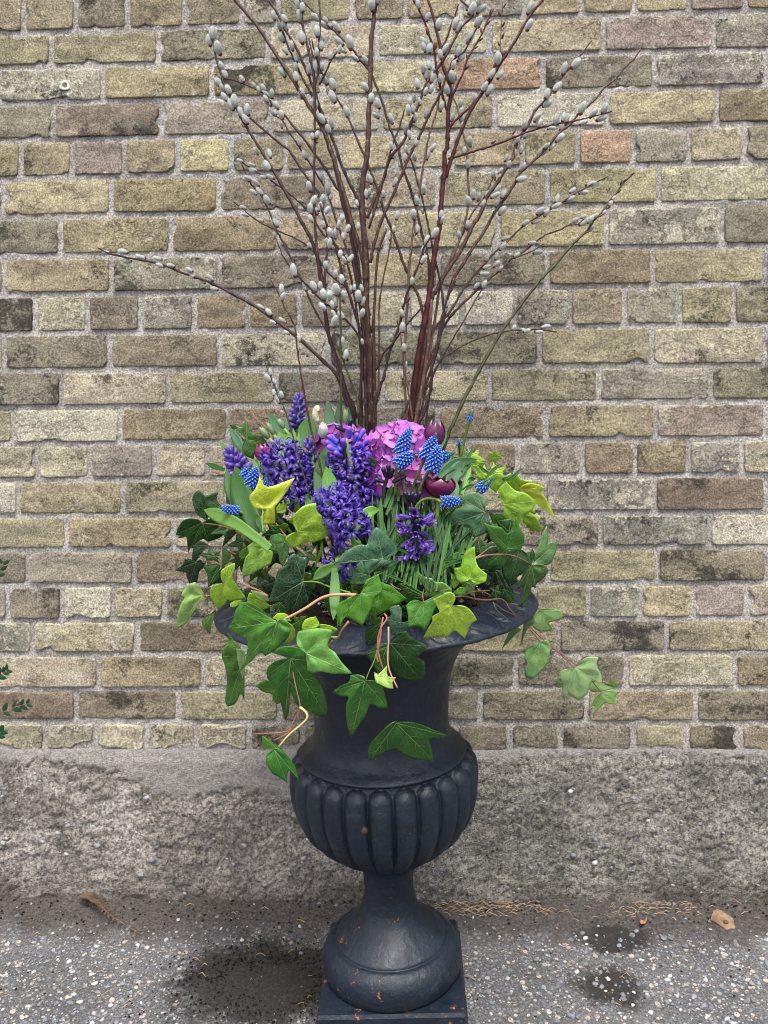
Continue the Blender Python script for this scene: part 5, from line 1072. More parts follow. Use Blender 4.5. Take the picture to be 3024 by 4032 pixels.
 (iv_rt,'I',[(742,838),(800,820),(860,828),(830,865),(845,910),(790,908),(760,905),(690,980),(700,920),(660,940),(705,870)],(742,840),[(860,828),(845,910),(690,980),(660,940)],(.19,.34,.10,.15),.0),
 (iv_rt,'I',[(770,780),(798,775),(800,735),(818,770),(845,765),(832,790),(848,805),(820,805),(790,800)],(815,790),[(800,735),(845,765),(848,805),(770,780)],(.10,.27,.03,.15),.0),
 (iv_l,'A',[(245,410),(305,405),(320,440),(270,460)],(318,415),[(245,410),(270,460)],DKG,-.02),
 (iv_l,'A',[(403,340),(420,420),(445,485),(500,495),(560,530),(597,575),(520,610),(490,640),(470,730),(400,700),(365,640),(370,580),(400,550),(320,460),(312,415),(360,430)],(405,550),[(403,340),(597,575),(470,730),(312,415),(365,640)],(.04,.115,.02,.12),.03),
]
for par, tl, out, jn, tips, col, off in LV:
    o_, js = TT(tl, out), TT(tl, [jn])[0]
    y0 = None
    if par is iv_rt:
        cx = sum(q[0] for q in o_) / len(o_); y0 = lerp(-.36, -.09, max(0, min(1, (cx - 1980) / 450)))
    leaf(par, o_, js, TT(tl, tips), col, off, y0=y0)
# stems of the ivy
def VS(par, tl, pts, r0, r1, mat, **k): return vine(par, TT(tl, pts), r0, r1, mat, **k)
VS(iv_l, 'D', [(345,378),(480,395),(610,430),(700,480),(800,560)], 5, 8, M_stem); VS(iv_l, 'D', [(395,585),(470,600),(560,625),(660,670)], 4, 6, M_stem)
VS(iv_l, 'D', [(290,740),(380,735),(460,745),(530,775)], 4, 6, M_stem); VS(iv_l, 'D', [(350,1052),(415,1052),(470,1000)], 4, 6, M_stemp, off=.035)
VS(iv_l, 'D', [(680,940),(780,970),(880,1010),(960,1060)], 8, 10, M_stemp); VS(iv_l, 'A', [(450,235),(470,320),(540,390),(600,450),(650,560),(665,640)], 3, 8, M_stem, off=.0)
VS(iv_l, 'A', [(360,400),(420,380),(520,378)], 3, 3, M_stemp, off=.0)
VS(iv_c, 'D', [(1290,925),(1420,930),(1540,975),(1660,1010),(1730,1030)], 6, 9, M_stemg, off=.025)
VS(iv_c, 'D', [(1035,380),(1080,440),(1110,480),(1200,580),(1330,690)], 7, 9, M_stem, off=.012); VS(iv_c, 'D', [(910,255),(925,340),(935,460)], 8, 8, M_stemg, off=.03)
VS(iv_c, 'D', [(1140,240),(1190,290),(1215,330)], 5, 6, M_stem, off=.03)
VS(iv_fl, 'G', [(692,112),(770,85),(870,35),(960,-15),(1090,-100),(1200,-135),(1330,-140),(1430,-135)], 9, 13, plain('tan_ivy_stem', (.36, .19, .11), .45, .25, 60), off=.075)
VS(iv_fl, 'G', [(1360,110),(1290,200),(1255,265),(1180,262),(1060,290)], 11, 9, M_stem, off=.055); VS(iv_fl, 'G', [(1250,255),(1180,255),(1085,260)], 5, 5, M_stemg, off=.06)
VS(iv_fl, 'G', [(1210,285),(1130,370),(960,350),(800,345),(520,405),(388,425)], 6, 5, M_stem, off=.045)
VS(iv_fl, 'G', [(815,458),(860,700),(905,910),(860,1000),(820,1100),(770,1140),(650,1155),(475,1158)], 4, 5, M_stemp, off=.075)
VS(iv_fl, 'G', [(905,910),(960,960),(970,1010),(920,1070),(800,1170),(700,1290)], 9, 7, plain('yellow_ivy_stem', (.48, .44, .16), .45, .2, 60), off=.085); VS(iv_fl, 'G', [(820,1110),(780,1160),(655,1225)], 6, 4, M_stemp, off=.083)
for pp in ([(860,985),(885,1030),(835,1110),(805,1200),(800,1290),(810,1380),(850,1500)], [(850,1020),(830,1130),(815,1270),(790,1370),(805,1440)], [(830,1100),(830,1180),(800,1300),(820,1400)]):
    VS(iv_fc, 'E', pp, 6, 5, M_stemp, off=.085)
VS(iv_fc, 'E', [(900,1110),(900,1250),(893,1390),(900,1480),(925,1560),(985,1680)], 7, 5, plain('rosy_ivy_stem', (.42, .24, .18), .45, .2, 60), off=.085)
VS(iv_fc, 'H', [(388,215),(370,280),(345,330),(327,378)], 4, 3, M_stemg, off=.08); VS(iv_fc, 'E', [(915,705),(960,740),(1020,765)], 5, 5, M_stem, off=.03)
VS(iv_fc, 'E', [(1225,880),(1220,810),(1230,760)], 4, 4, M_stem, off=.055)
VS(iv_r, 'F', [(640,470),(700,430),(780,370),(850,362)], 7, 6, M_stem, off=.04); VS(iv_r, 'F', [(640,475),(730,445),(850,435),(970,440),(1080,480),(1168,532)], 9, 5, M_stem, off=.05)
VS(iv_r, 'F', [(680,250),(672,320),(690,410)], 4, 5, M_stem); VS(iv_ru, 'C', [(860,1165),(920,1120),(970,1090)], 6, 6, M_stem, off=.03); VS(iv_ru, 'C', [(870,1175),(930,1130),(980,1118)], 4, 4, M_stem, off=.035)
VS(iv_ru, 'F', [(1090,235),(1150,225),(1210,232),(1275,260)], 5, 3, M_stemp, off=.0); VS(iv_r, 'F', [(1145,800),(1190,860),(1240,955)], 5, 4, M_stemg, y=-.36)
M_vine = plain('woody_ivy_stem', (.085, .048, .030), .7, .4, 80, .5)
VS(iv_rt, 'F', [(450,830),(540,825),(640,850),(760,860),(870,850),(930,885),(960,940),(1060,1050)], 8, 8, M_vine, off=.0)
VS(iv_rt, 'F', [(520,815),(640,780),(780,770)], 6, 6, M_vine, off=.0); VS(iv_rt, 'F', [(810,880),(840,950),(920,1020),(1000,1105)], 6, 5, M_vine, off=.0); VS(iv_rt, 'F', [(820,890),(900,950),(1000,1000),(1060,1045)], 5, 5, M_vine, off=.0)
def rty(px): return lerp(-.36, -.09, max(0, min(1, (px - 1980) / 450)))
for pp, m_ in (([(130,270),(200,340),(260,400),(300,445),(362,520)], M_stemp), ([(150,280),(230,360),(320,450),(420,540),(500,600),(590,668)], plain('dark_pink_stem', (.22, .085, .07), .5, .3, 60)), ([(420,545),(500,610),(575,684)], M_stemp), ([(680,757),(720,810),(742,840)], M_stem), ([(640,740),(750,770),(815,790)], M_stem)):
    vine(iv_rt, [(a, b, rty(a) - .003) for a, b in TT('I', pp)], 6, 5, m_)
for (px, py, sz) in ((2132, 2487, 4), (2205, 2560, 4)):
    mb = MB()
    for _ in range(9): mb.tube([P(px, py, rty(px)), P(px + random.uniform(-9, 9), py + random.uniform(-9, 9), rty(px))], [.0009, .0005], 4)
    mb.build('rootlet', [M_vine], iv_rt)

# ------------------------------------------------------------------ strap leaves
def blade(parent, pts, width, color, off=0., y=None, fold=.18, name='leaf', prof=None, ytip=None, peak=.45):
    n0 = len(pts); y_b = (depth(*pts[0]) - off) if y is None else y; y_t = (depth(*pts[-1]) - off) if y is None else y
    if ytip is not None: y_t = ytip
    sp = spline([(a, b, 0) for a, b in pts], 14 if n0 < 3 else 7); m = len(sp); vs = []; ac = []; W_ = 6
    for i, p in enumerate(sp):
        k = i / (m - 1); a = sp[max(i - 1, 0)]; b = sp[min(i + 1, m - 1)]; d = (b - a).normalized(); nx_, ny_ = -d.y, d.x
        wv = width * .5 * ((.55 + .45 * min(1, k / peak)) if k < peak else max(0., 1 - ((k - peak) / (1 - peak)) ** 2.3)) 
        yy = lerp(y_b, y_t, k)
        for j in range(W_ + 1):
            u = j / W_ * 2 - 1; yv = yy + (-abs(1 - abs(u)) * -1) * fold * wv * PXM(yy) * 1.0
            vs.append(P(p.x + nx_ * wv * u, p.y + ny_ * wv * u, min(yv, -.012))); ac.append((u + 1) / 2)
    X = W_ + 1; fs = [(i * X + j, i * X + j + 1, (i + 1) * X + j + 1, (i + 1) * X + j) for i in range(m - 1) for j in range(W_)]
    k0 = len(vs); vs += [v + Vector((0, .0011, 0)) for v in vs]; fs += [tuple(q + k0 for q in reversed(f_)) for f_ in fs]
    fs += [(i * X, (i + 1) * X, (i + 1) * X + k0, i * X + k0) for i in range(m - 1)] + [(i * X + W_, i * X + W_ + k0, (i + 1) * X + W_ + k0, (i + 1) * X + W_) for i in range(m - 1)]
    mb = MB(); mb.add(vs, fs, 0, across=ac + ac)
    return mb.build(name, [MBL_], parent, True, color)
GREY, GRN, BG2, LT = (.036, .095, .045, 1), (.024, .080, .010, 1), (.016, .066, .007, 1), (.075, .17, .03, 1)
def B(par, tl, pts, wd, col, off=0., **k): return blade(par, TT(tl, pts), wd, col, off, **k)
# ------------------------------------------------------------------ flower meshes
def petal_strip(mb, ang, path, widths, tone, tl=5):
    "path: (radius, height) along the petal; bends outward round the axis"
    ca, sa = math.cos(ang), math.sin(ang); vs = []; tn = []
    for (r, z), w_, t in zip(path, widths, tone):
        for u in (-1, 0, 1):
            rr_ = r + (.0 if u == 0 else -.03 * w_); vs.append((rr_ * ca - u * w_ * sa, rr_ * sa + u * w_ * ca, z + (0.03 if u else 0))); tn.append(t)
    n = len(path); fs = [(i * 3 + j, i * 3 + j + 1, (i + 1) * 3 + j + 1, (i + 1) * 3 + j) for i in range(n - 1) for j in (0, 1)]
    mb.add(vs, fs, 0, tone=tn)
def floret_mesh(k):
    rr = random.Random(k); mb = MB()
    seg = 8; prof = [(.0, .16), (.10, .03), (.13, .15), (.12, .35), (.14, .50), (.10, .55)]
    vs = []; tn = []
    for r, z in prof:
        for j in range(seg): vs.append((r * math.cos(6.283 * j / seg), r * math.sin(6.283 * j / seg), z)); tn.append(z * .6)
    mb.add(vs, [(i * seg + j, i * seg + (j + 1) % seg, (i + 1) * seg + (j + 1) % seg, (i + 1) * seg + j) for i in range(5) for j in range(seg)], 0, tone=tn)
    for p in range(6):
        a = 6.283 * p / 6 + rr.uniform(-.1, .1); c = rr.uniform(.85, 1.1)
        petal_strip(mb, a, [(.12, .45), (.20, .66), (.36 * c, .80), (.56 * c, .82), (.72 * c, .70), (.78 * c, .52)], [.06, .085, .10, .09, .06, .008], [.15, .25, .5, .75, .95, 1])
    return mb.mesh('floret', [M_hyo])
def hbud_mesh(k):
    mb = MB(); seg = 8; rr = random.Random(k)
    prof = [(.0, 0), (.12, .02), (.16, .12), (.18, .30), (.18, .5), (.215, .68), (.20, .84), (.12, .96), (.0, 1.0)]
    vs = []; tn = []
    for i, (r, z) in enumerate(prof):
        for j in range(seg):
            q = r * (1 + .1 * math.cos(3 * 6.283 * j / seg)); vs.append((q * math.cos(6.283 * j / seg), q * math.sin(6.283 * j / seg), z)); tn.append(z)
    mb.add(vs, [(i * seg + j, i * seg + (j + 1) % seg, (i + 1) * seg + (j + 1) % seg, (i + 1) * seg + j) for i in range(len(prof) - 1) for j in range(seg)], 0, tone=tn)
    return mb.mesh('bud', [M_hyb])
def wilt_mesh(k):
    rr = random.Random(k + 9); mb = MB(); seg = 8; prof = [(.03, 0), (.08, .03), (.095, .2), (.08, .45), (.10, .62), (.14, .72)]; vs = []; tn = []
    for r, z in prof:
        for j in range(seg): q = r * (1 + .2 * math.cos(6.283 * j / seg * 2)); vs.append((q * math.cos(6.283 * j / seg), q * math.sin(6.283 * j / seg), z)); tn.append(z)
    mb.add(vs, [(i * seg + j, i * seg + (j + 1) % seg, (i + 1) * seg + (j + 1) % seg, (i + 1) * seg + j) for i in range(5) for j in range(seg)], 0, tone=tn)
    for p in range(6): c = rr.uniform(.5, 1.1); petal_strip(mb, 6.283 * p / 6 + rr.uniform(-.2, .2), [(.11, .62), (.17, .82), (.22 * c, .98), (.28 * c, 1.05), (.33 * c, 1.0)], [.055, .07, .06, .045, .01], [.5, .7, .9, 1, 1])
    return mb.mesh('floret', [M_hyo])
FLO = [floret_mesh(k) for k in range(3)]; HBD = [hbud_mesh(k) for k in range(2)]; WLT = [wilt_mesh(k) for k in range(3)]
def bell_mesh(dark):
    mb = MB(); mb.blob((0, 0, .5), .42, .42, .52, None, 8, 6, 0)
    if not dark: mb.tube([(0, 0, .98), (0, 0, 1.07)], [.11, .15], 8, 1)
    return mb.mesh('bell', [M_musd if dark else M_mus, M_white])
BELL, BELLD = bell_mesh(False), bell_mesh(True)
def hyd_petals(k):
    rr = random.Random(k + 60); out = []
    mb = MB()
    for p in range(4):
        a = math.pi / 2 * p + rr.uniform(-.12, .12); s = rr.uniform(.9, 1.1); vs = []; tn = []; n = 6
        ca, sa = math.cos(a), math.sin(a); up = .02 * p
        for i in range(n + 1):
            t = i / n; r = .03 + .62 * t * s; w_ = (.05 + .44 * math.sin(min(1, t * 1.12) * math.pi * .62) ** 1.1) * (1 if t < .99 else .55) * s
            for j in range(5):
                u = j / 2 - 1; rr2 = r - .10 * u * u * t; vs.append((rr2 * ca - u * w_ * sa, rr2 * sa + u * w_ * ca, up + .10 * t * t + .05 * math.sin(4 * u + p + k) * t + .04 * u * u)); tn.append(t)
        fs = [(i * 5 + j, i * 5 + j + 1, (i + 1) * 5 + j + 1, (i + 1) * 5 + j) for i in range(n) for j in range(4)]
        k0 = len(vs); vs += [(a_, b_, c_ - .012) for a_, b_, c_ in vs]; fs += [tuple(q + k0 for q in reversed(f_)) for f_ in fs]; tn += tn
        mb.add(vs, fs, 0, tone=tn)
    mb.blob((0, 0, .07), .055, .055, .05, None, 7, 4, 1)
    return mb.mesh('floret', [M_hyd, M_bead])
HYD = [hyd_petals(k) for k in range(4)]

def hyacinth(label, a, b, width, mode, n, tl='A', off=0., size=None, col=(1, 1, 1, 1), front=None, spread=1.0):
    "a: base, b: top of the spike in tile pixels"
    (ax, ay), (bx, by) = TT(tl, [a, b]); s = TILE[tl][2]; width = width / s
    y = (depth((ax + bx) / 2, (ay + by) / 2) - off) if front is None else front
    A_, B_ = P(ax, ay, y), P(bx, by, y + .01); t = thing('hyacinth', P(lerp(ax, 1475, .3), max(ay + 60, 2200), y + .03), label, 'hyacinth', 'hyacinths in the urn')
    mb = MB(); sp = spline([A_ + Vector((0, .02, -.14)), A_ + Vector((0, .01, -.05)), A_, B_.lerp(A_, .2), B_.lerp(A_, .04)], 4); mb.tube(sp, [.0045] * 9 + [lerp(.004, .002, i / (len(sp) - 9)) for i in range(len(sp) - 9)], 7)
    mb.build('stalk', [M_stemg if mode != 'wilt' else plain('dark_stalk', (.012, .012, .016), .6)], t)
    ax3 = (B_ - A_).normalized(); e1 = ax3.cross(Vector((0, 1, 0))).normalized(); e2 = ax3.cross(e1).normalized(); R_ = width * .5 * PXM(y); Ls = (B_ - A_).length
    for i in range(n):
        k = (i + .5) / n; ph = i * 2.39996 + random.uniform(-.25, .25); rad = (e1 * math.cos(ph) + e2 * math.sin(ph))
        if mode == 'bud': el = lerp(.15, 1.15, k ** 1.2); sc = lerp(1.0, .62, k) * R_ * 1.02; me = random.choice(HBD); d = (rad * math.cos(el) + ax3 * math.sin(el)).normalized(); st = A_.lerp(B_, k * .88) + rad * .002
        elif mode == 'wilt': el = random.uniform(-.75, .5); sc = R_ * random.uniform(.75, 1.0); me = random.choice(WLT); d = (rad * math.cos(el) + ax3 * math.sin(el)).normalized(); st = A_.lerp(B_, k)
        else:
            el = lerp(-.35, .95, k ** 1.6); sc = R_ * random.uniform(.95, 1.12) * (1 if size is None else size); d = (rad * math.cos(el) + ax3 * math.sin(el)).normalized(); st = A_.lerp(B_, k * .96) + rad * R_ * (.12 if size is None else 1 - size * .85)
            me = random.choice(FLO) if mode == 'open' or k < .72 else random.choice(HBD)
        q = d.to_track_quat('Z', 'X') @ Quaternion((0, 0, 1), random.uniform(0, 6.28))
        v = random.uniform(.75, 1.35) * (1.7 if mode == 'mix' and k > .70 else 1); c = (col[0] * v, col[1] * v, col[2] * v, 1)
        inst('floret' if me not in HBD else 'bud', me, t, st, q, sc, c)
    return t, y
h1, y1 = hyacinth('tallest hyacinth, still in violet blue bud, standing at the top left', (888, 470), (897, 120), 215, 'bud', 34, off=-.03)
h2, y2 = hyacinth('leaning hyacinth bud spike at the far left beside a grape hyacinth', (370, 870), (235, 640), 250, 'bud', 34, off=.03)
h3, _ = hyacinth('dense open dark violet hyacinth behind the yellow green ivy leaf', (870, 1130), (705, 640), 420, 'open', 54, off=.03, size=.58, col=(.85, .8, .95, 1))
h4, _ = hyacinth('half opened lilac hyacinth between the two dense violet ones', (1060, 900), (975, 520), 210, 'bud', 34, off=.02, col=(1.3, 1.5, 1.25, 1))
h5, _ = hyacinth('largest open violet hyacinth in the middle, its top pale blue', (1440, 1120), (1330, 520), 430, 'mix', 62, off=.05, size=.56, col=(.9, .85, 1., 1))
h6, _ = hyacinth('open violet hyacinth leaning forward between two lime ivy leaves', (1400, 1440), (1190, 1060), 390, 'open', 46, off=.085, size=.64, col=(.95, 1., 1.05, 1))
h7, _ = hyacinth('small hyacinth drooping low with green buds among its violet florets', (430, 470), (470, 560), 330, 'open', 16, tl='E', off=.03, size=.62, col=(.9, 1., 1.05, 1))
h8, _ = hyacinth('wilting hyacinth with loose purple tubes on a black stalk', (1160, 480), (1150, 40), 390, 'wilt', 34, tl='E', off=.07, col=(1.35, 1.9, .95, 1))
for (x, y_) in ((1130,90),(1170,150),(1150,200),(1120,140),(1190,190)):
    q = P(*TT('E', [(x, y_)])[0], depth(1640, 2060) - .085); inst('bud', HBD[0], h8, q, Vector((random.uniform(-.4, .4), -.5, 1)).to_track_quat('Z', 'X'), .018, (.10, .16, .12, 1))
for (x, y_) in ((360,300),(400,280),(430,270),(445,310),(370,350),(415,330)):
    q = P(*TT('E', [(x, y_ + 30)])[0], depth(1330, 2130) - .05); inst('bud', HBD[1], h7, q, Vector((random.uniform(-.5, .5), -.6, 1)).to_track_quat('Z', 'X'), .014, (2.6, 4.0, .35, 1))
for (x, y_) in ((1240,700),(1260,680),(1235,730)):
    q = P(*TT('A', [(x, y_)])[0], depth(1330, 1800) - .06); inst('bud', HBD[0], h5, q, Vector((-.6, -.5, .6)).to_track_quat('Z', 'X'), .013, (3.2, 3.6, .9, 1))
wilt2 = thing('withered_hyacinth', P(1540, 1980, -.5), 'withered black hyacinth remnant in front of the hydrangea', 'hyacinth'); mb = MB()
mb.tube([P(1530, 2200, -.50), P(1510, 1930, -.50), P(1525, 1880, -.50), P(1530, 1850, -.50)], [.004, .003, .003, .002], 6)
mb.build('stalk', [plain('black_stalk', (.010, .009, .012), .6)], wilt2)
for (x, y_, dx, dz) in ((1520,1880,-.3,1),(1535,1885,.3,1),(1545,1900,.9,.5),(1560,1890,1,.4),(1515,1900,-.8,.3),(1530,1870,0,1)):
    inst('bud', HBD[0], wilt2, P(x, y_, -.505), Vector((dx, -.2, dz)).to_track_quat('Z', 'X'), .017, (.06, .07, .06, 1))
wilt3 = thing('withered_hyacinth', P(1620, 2040, -.55), 'blackened hyacinth tip just above the wilting purple hyacinth', 'hyacinth')
for (x, y_, dx, dz) in ((1610,1975,-.4,1),(1625,1980,0,1),(1640,1975,.4,1),(1630,1985,.2,1)):
    inst('bud', HBD[0], wilt3, P(x, y_, -.56), Vector((dx, -.3, dz)).to_track_quat('Z', 'X'), .017, (.06, .07, .06, 1))
wilt4 = thing('withered_hyacinth', P(1390, 1720, -.42), 'blackened hyacinth tip standing behind the top of the largest hyacinth', 'hyacinth')
for (x, y_, dx, dz) in ((1375,1690,.2,1),(1390,1708,.9,.1),(1415,1742,1,-.1),(1358,1700,-.6,.4)):
    inst('bud', HBD[0], wilt4, P(x, y_, -.43), Vector((dx, -.3, dz)).to_track_quat('Z', 'X'), .018, (.10, .14, .14, 1))

# hydrangea: heads of four petalled florets over a dome
hy = thing('hydrangea', P(1580, 2150, -.42), 'pink and lilac hydrangea behind the blue grape hyacinths', 'hydrangea')
mb = MB(); mb.tube([P(1560, 2220, -.40), P(1560, 2000, -.42), P(1560, 1860, -.43)], .006, 7); mb.build('stalk', [M_stemg], hy)
rh = random.Random(3)
def head(cx, cy, rx, ry, n, y, lo=-1.0):
    for i in range(n):
        z = 1 - (i + .5) / n * 1.15; ph = i * 2.39996; r = math.sqrt(max(0, 1 - z * z)); nx_, nz_ = r * math.cos(ph), r * math.sin(ph); ny_ = -max(z, -.15)
        c = P(cx + nx_ * rx, cy - nz_ * ry, y - (-ny_) * rx * PXM(y) * .75)
        d = Vector((nx_ + rh.uniform(-.3, .3), ny_ + rh.uniform(-.1, .1) - .25, nz_ + rh.uniform(-.3, .3) + .1)).normalized()
        v = rh.uniform(.85, 1.2); inst('floret', rh.choice(HYD), hy, c, d.to_track_quat('Z', 'X') @ Quaternion((0, 0, 1), rh.uniform(0, 6)), rh.uniform(.027, .033), (v, v * rh.uniform(.75, 1.25), v * rh.uniform(.8, 1.15), 1))
head(1578, 1800, 138, 118, 36, -.42); head(1575, 1895, 125, 75, 18, -.44); head(1665, 1850, 62, 75, 10, -.43)
head(1335, 1735, 80, 45, 12, -.38)
# black-green hydrangea leaf
blade(hy, [(1480, 1830), (1455, 1815), (1425, 1800)], 34, (.012, .035, .014, 1), y=-.46)

# tulips
def tulip(name, label, cx, cy, w_, h_, ang, y, n=6, open_=0., col=(1, 1, 1, 1), stem=True, grp='tulips in the urn'):
    t = thing(name, P(lerp(cx, 1480, .2), cy + h_ * .5 + 60, y + .01), label, 'tulip', grp); s = PXM(y); R_ = w_ * .5 * s; Hh = h_ * s; a = math.radians(ang)
    c = P(cx + math.sin(a) * -h_ * .5, cy + math.cos(a) * h_ * .5, y); M3 = Matrix.Rotation(a, 3, 'Y')
    for p in range(n):
        inner = p >= 3; mb = MB(); vs = []; tn = []; ph = 6.283 * (p % 3) / 3 + (1.047 if inner else 0) + .5 + .3 * (p // 6); ni, nj = 9, 6
        for i in range(ni + 1):
            k = i / ni; r = R_ * (.26 + .76 * math.sin(k * math.pi * .93) ** .75 + open_ * k * .55) * (.9 if inner else 1.0) * (1 - .06 * (p // 6) * 3); z = Hh * k * (1 - .05 * (p % 2)); hw_ = (1.05 * (math.sin(min(1, (k + .14) * .93) * math.pi) ** .55)) if k < 1 else .02
            for j in range(nj + 1):
                u = j / nj * 2 - 1; aa = ph + u * hw_; rr_ = r * (1 - .05 * abs(u)) + R_ * .05 * open_ * math.sin(5 * u + p + 3 * k)
                vs.append(c + M3 @ Vector((rr_ * math.cos(aa), rr_ * math.sin(aa) * .95, z - .04 * Hh * abs(u) * k))); tn.append(k if not inner else k * .6)
        X = nj + 1; fs = [(i * X + j, i * X + j + 1, (i + 1) * X + j + 1, (i + 1) * X + j) for i in range(ni) for j in range(nj)]
        mb.add(vs, fs, 0, tone=tn); mb.build('petal', [M_tbud if name == 'tulip_bud' else M_tul], t, True, col)
    if stem:
        mb = MB(); mb.tube(spline([c, c + M3 @ Vector((0, 0, -.05)), P(lerp(cx, 1480, .2), cy + h_ + 260, y + .02)], 5), .0032, 7); mb.build('stalk', [M_stemg], t)
    return t
C1, C2 = TT('C', [(285, 410)])[0], TT('C', [(335, 945)])[0]
tulip('tulip', 'closed dark purple tulip at the foot of the olive stem', *C1, 88, 118, 8, -.44)
tulip('tulip', 'ruffled opening plum double tulip below the closed purple one', *C2, 100, 84, 6, -.50, 9, 1.0, (1.25, 1.0, .8, 1))
C3 = TT('A', [(560, 665)])[0]
tulip('tulip', 'magenta tulip half hidden behind the dark violet hyacinth on the left', *C3, 70, 78, -12, -.40, 6, 0, (2.1, 1.3, 1.0, 1))
for (x, y_, w_, h_, a, lb) in ((570, 480, 70, 150, -38, 'pale green closed tulip bud lowest of the three at the left'), (625, 440, 60, 150, -30, 'pale green tulip bud between two others behind the left hyacinths'), (725, 395, 60, 120, -32, 'pale green tulip bud nearest the tallest hyacinth'), (1330, 330, 60, 160, 4, 'green tulip bud behind the thin upright stem at the rear')):
    q = TT('A', [(x, y_)])[0]; tulip('tulip_bud', lb, *q, w_ / 2.37, h_ / 2.37, a, -.36, 6, 0, (1, 1, 1, 1), grp='green tulip buds')

# grape hyacinths
def muscari(label, a, b, width, tl='B', off=.05, dark=.25, stem=None, n=None, y=None, pale=1.):
    (ax, ay), (bx, by) = TT(tl, [a, b]); s = TILE[tl][2]; width /= s; y = (depth((ax + bx) / 2, (ay + by) / 2) - off) if y is None else y
    A_, B_ = P(ax, ay, y), P(bx, by, y - .004); R_ = width * .5 * PXM(y); Ls = (B_ - A_).length; bs = max(.0019, min(.0029, R_ * .30)); t = None
    sp_ = TT(tl, stem) if stem else [(ax + 2, ay + 60), (lerp(ax, 1600, .2), ay + 200)]
    end = sp_[-1]; t = thing('grape_hyacinth', P(end[0], end[1], y + .02), label, 'grape hyacinth', 'blue grape hyacinths in the urn')
    mb = MB(); pts = [B_.lerp(A_, .2), A_] + [P(q[0], q[1], lerp(y, y + .03, (i + 1) / len(sp_))) for i, q in enumerate(sp_)]; mb.tube(spline(pts, 5), .0023, 6); mb.build('stalk', [M_stemg], t)
    ax3 = (B_ - A_).normalized(); e1 = ax3.cross(Vector((0, 1, 0))).normalized(); e2 = ax3.cross(e1).normalized()
    n = n or int(2 * math.pi * R_ * .8 * Ls / (bs * bs) * .34) + 14; n = min(n, 120)
    for i in range(n):
        k = (i + .5) / n; ph = i * 2.39996; rad = e1 * math.cos(ph) + e2 * math.sin(ph); el = lerp(-.55, .9, k ** 1.3); r = R_ * (math.sin((.12 + .88 * (1 - k)) * math.pi * .62) ** .8) - bs * 1.7
        d = (rad * math.cos(el) + ax3 * math.sin(el)).normalized(); st = A_.lerp(B_, k) + rad * max(r, 0); isd = k > 1 - dark; sc = bs * 2 * (.62 if isd else 1) * lerp(1.08, .7, k)
        inst('bell', BELLD if isd else BELL, t, st, d.to_track_quat('Z', 'X'), sc)
    return t
muscari('grape hyacinth in front of the hydrangea, standing upright with a violet tip', (770, 500), (862, 245), 165, dark=.02, stem=[(790, 700), (820, 1050)], y=-.505)
muscari('grape hyacinth leaning right, directly below the upright one on the hydrangea', (740, 630), (930, 505), 165, dark=.22, stem=[(715, 750), (710, 980)], y=-.515)
muscari('tall grape hyacinth overlapping the closed purple tulip', (1040, 560), (1152, 300), 150, dark=.2, stem=[(1010, 620), (930, 800), (885, 940)], y=-.505)
muscari('grape hyacinth below the tulip, its bells packed in the middle of three', (1110, 690), (1180, 430), 175, dark=.03, stem=[(1050, 740), (960, 940)], y=-.515)
muscari('grape hyacinth leaning right with a blackish tip, rightmost of the clustered three', (1190, 570), (1345, 505), 130, dark=.45, stem=[(1100, 650), (1000, 860)], y=-.505)
muscari('grape hyacinth lying level on a curved stem below the plum tulip', (1225, 1040), (1440, 1035), 130, dark=.2, stem=[(1150, 1010), (1030, 1010), (940, 1090), (920, 1200)], off=.08)
muscari('tall thin grape hyacinth alone on a bright stem against the wall', (640, 262), (670, 128), 66, tl='C', dark=.75, stem=[(600, 400), (545, 640), (530, 700)], y=-.42)
muscari('small pale blue grape hyacinth tip beside the bright green stem', (530, 510), (533, 432), 62, tl='C', dark=.5, stem=[(535, 560), (540, 660)], y=-.40, n=16)
muscari('unopened dark green grape hyacinth among the narrow leaves at the right', (590, 640), (610, 560), 40, tl='C', dark=1., stem=[(585, 680), (575, 760)], y=-.42, n=26)
muscari('grape hyacinth with pale blue lower bells leaning right over the ivy', (735, 960), (868, 855), 110, tl='C', dark=.55, stem=[(640, 1040), (450, 1180), (280, 1330)], off=.08)
muscari('dark green grape hyacinth tip resting on the yellow green ivy at the right', (985, 845), (1068, 800), 50, tl='C', dark=1., stem=[(930, 880), (850, 930)], off=.04, n=30)
muscari('grape hyacinth lying level at the far left on the striped leaf', (325, 1215), (150, 1182), 92, tl='A', dark=.2, stem=[(380, 1250), (440, 1340), (480, 1420), (500, 1500)], off=.10)
muscari('grape hyacinth behind the yellow green leaf tip, left of the dark violet hyacinth', (440, 990), (490, 810), 130, tl='A', dark=.02, off=.06)
muscari('darker grape hyacinth overlapping the leaning bud spike on the left', (380, 920), (455, 775), 110, tl='A', dark=.35, off=.045)
muscari('grape hyacinth mostly hidden behind the dark violet hyacinth', (600, 990), (590, 870), 90, tl='A', dark=.5, off=.05)
muscari('sliver of a grape hyacinth in the gap above the lime ivy leaf', (1048, 1130), (1050, 1040), 50, tl='A', dark=.05, off=.05, n=20)

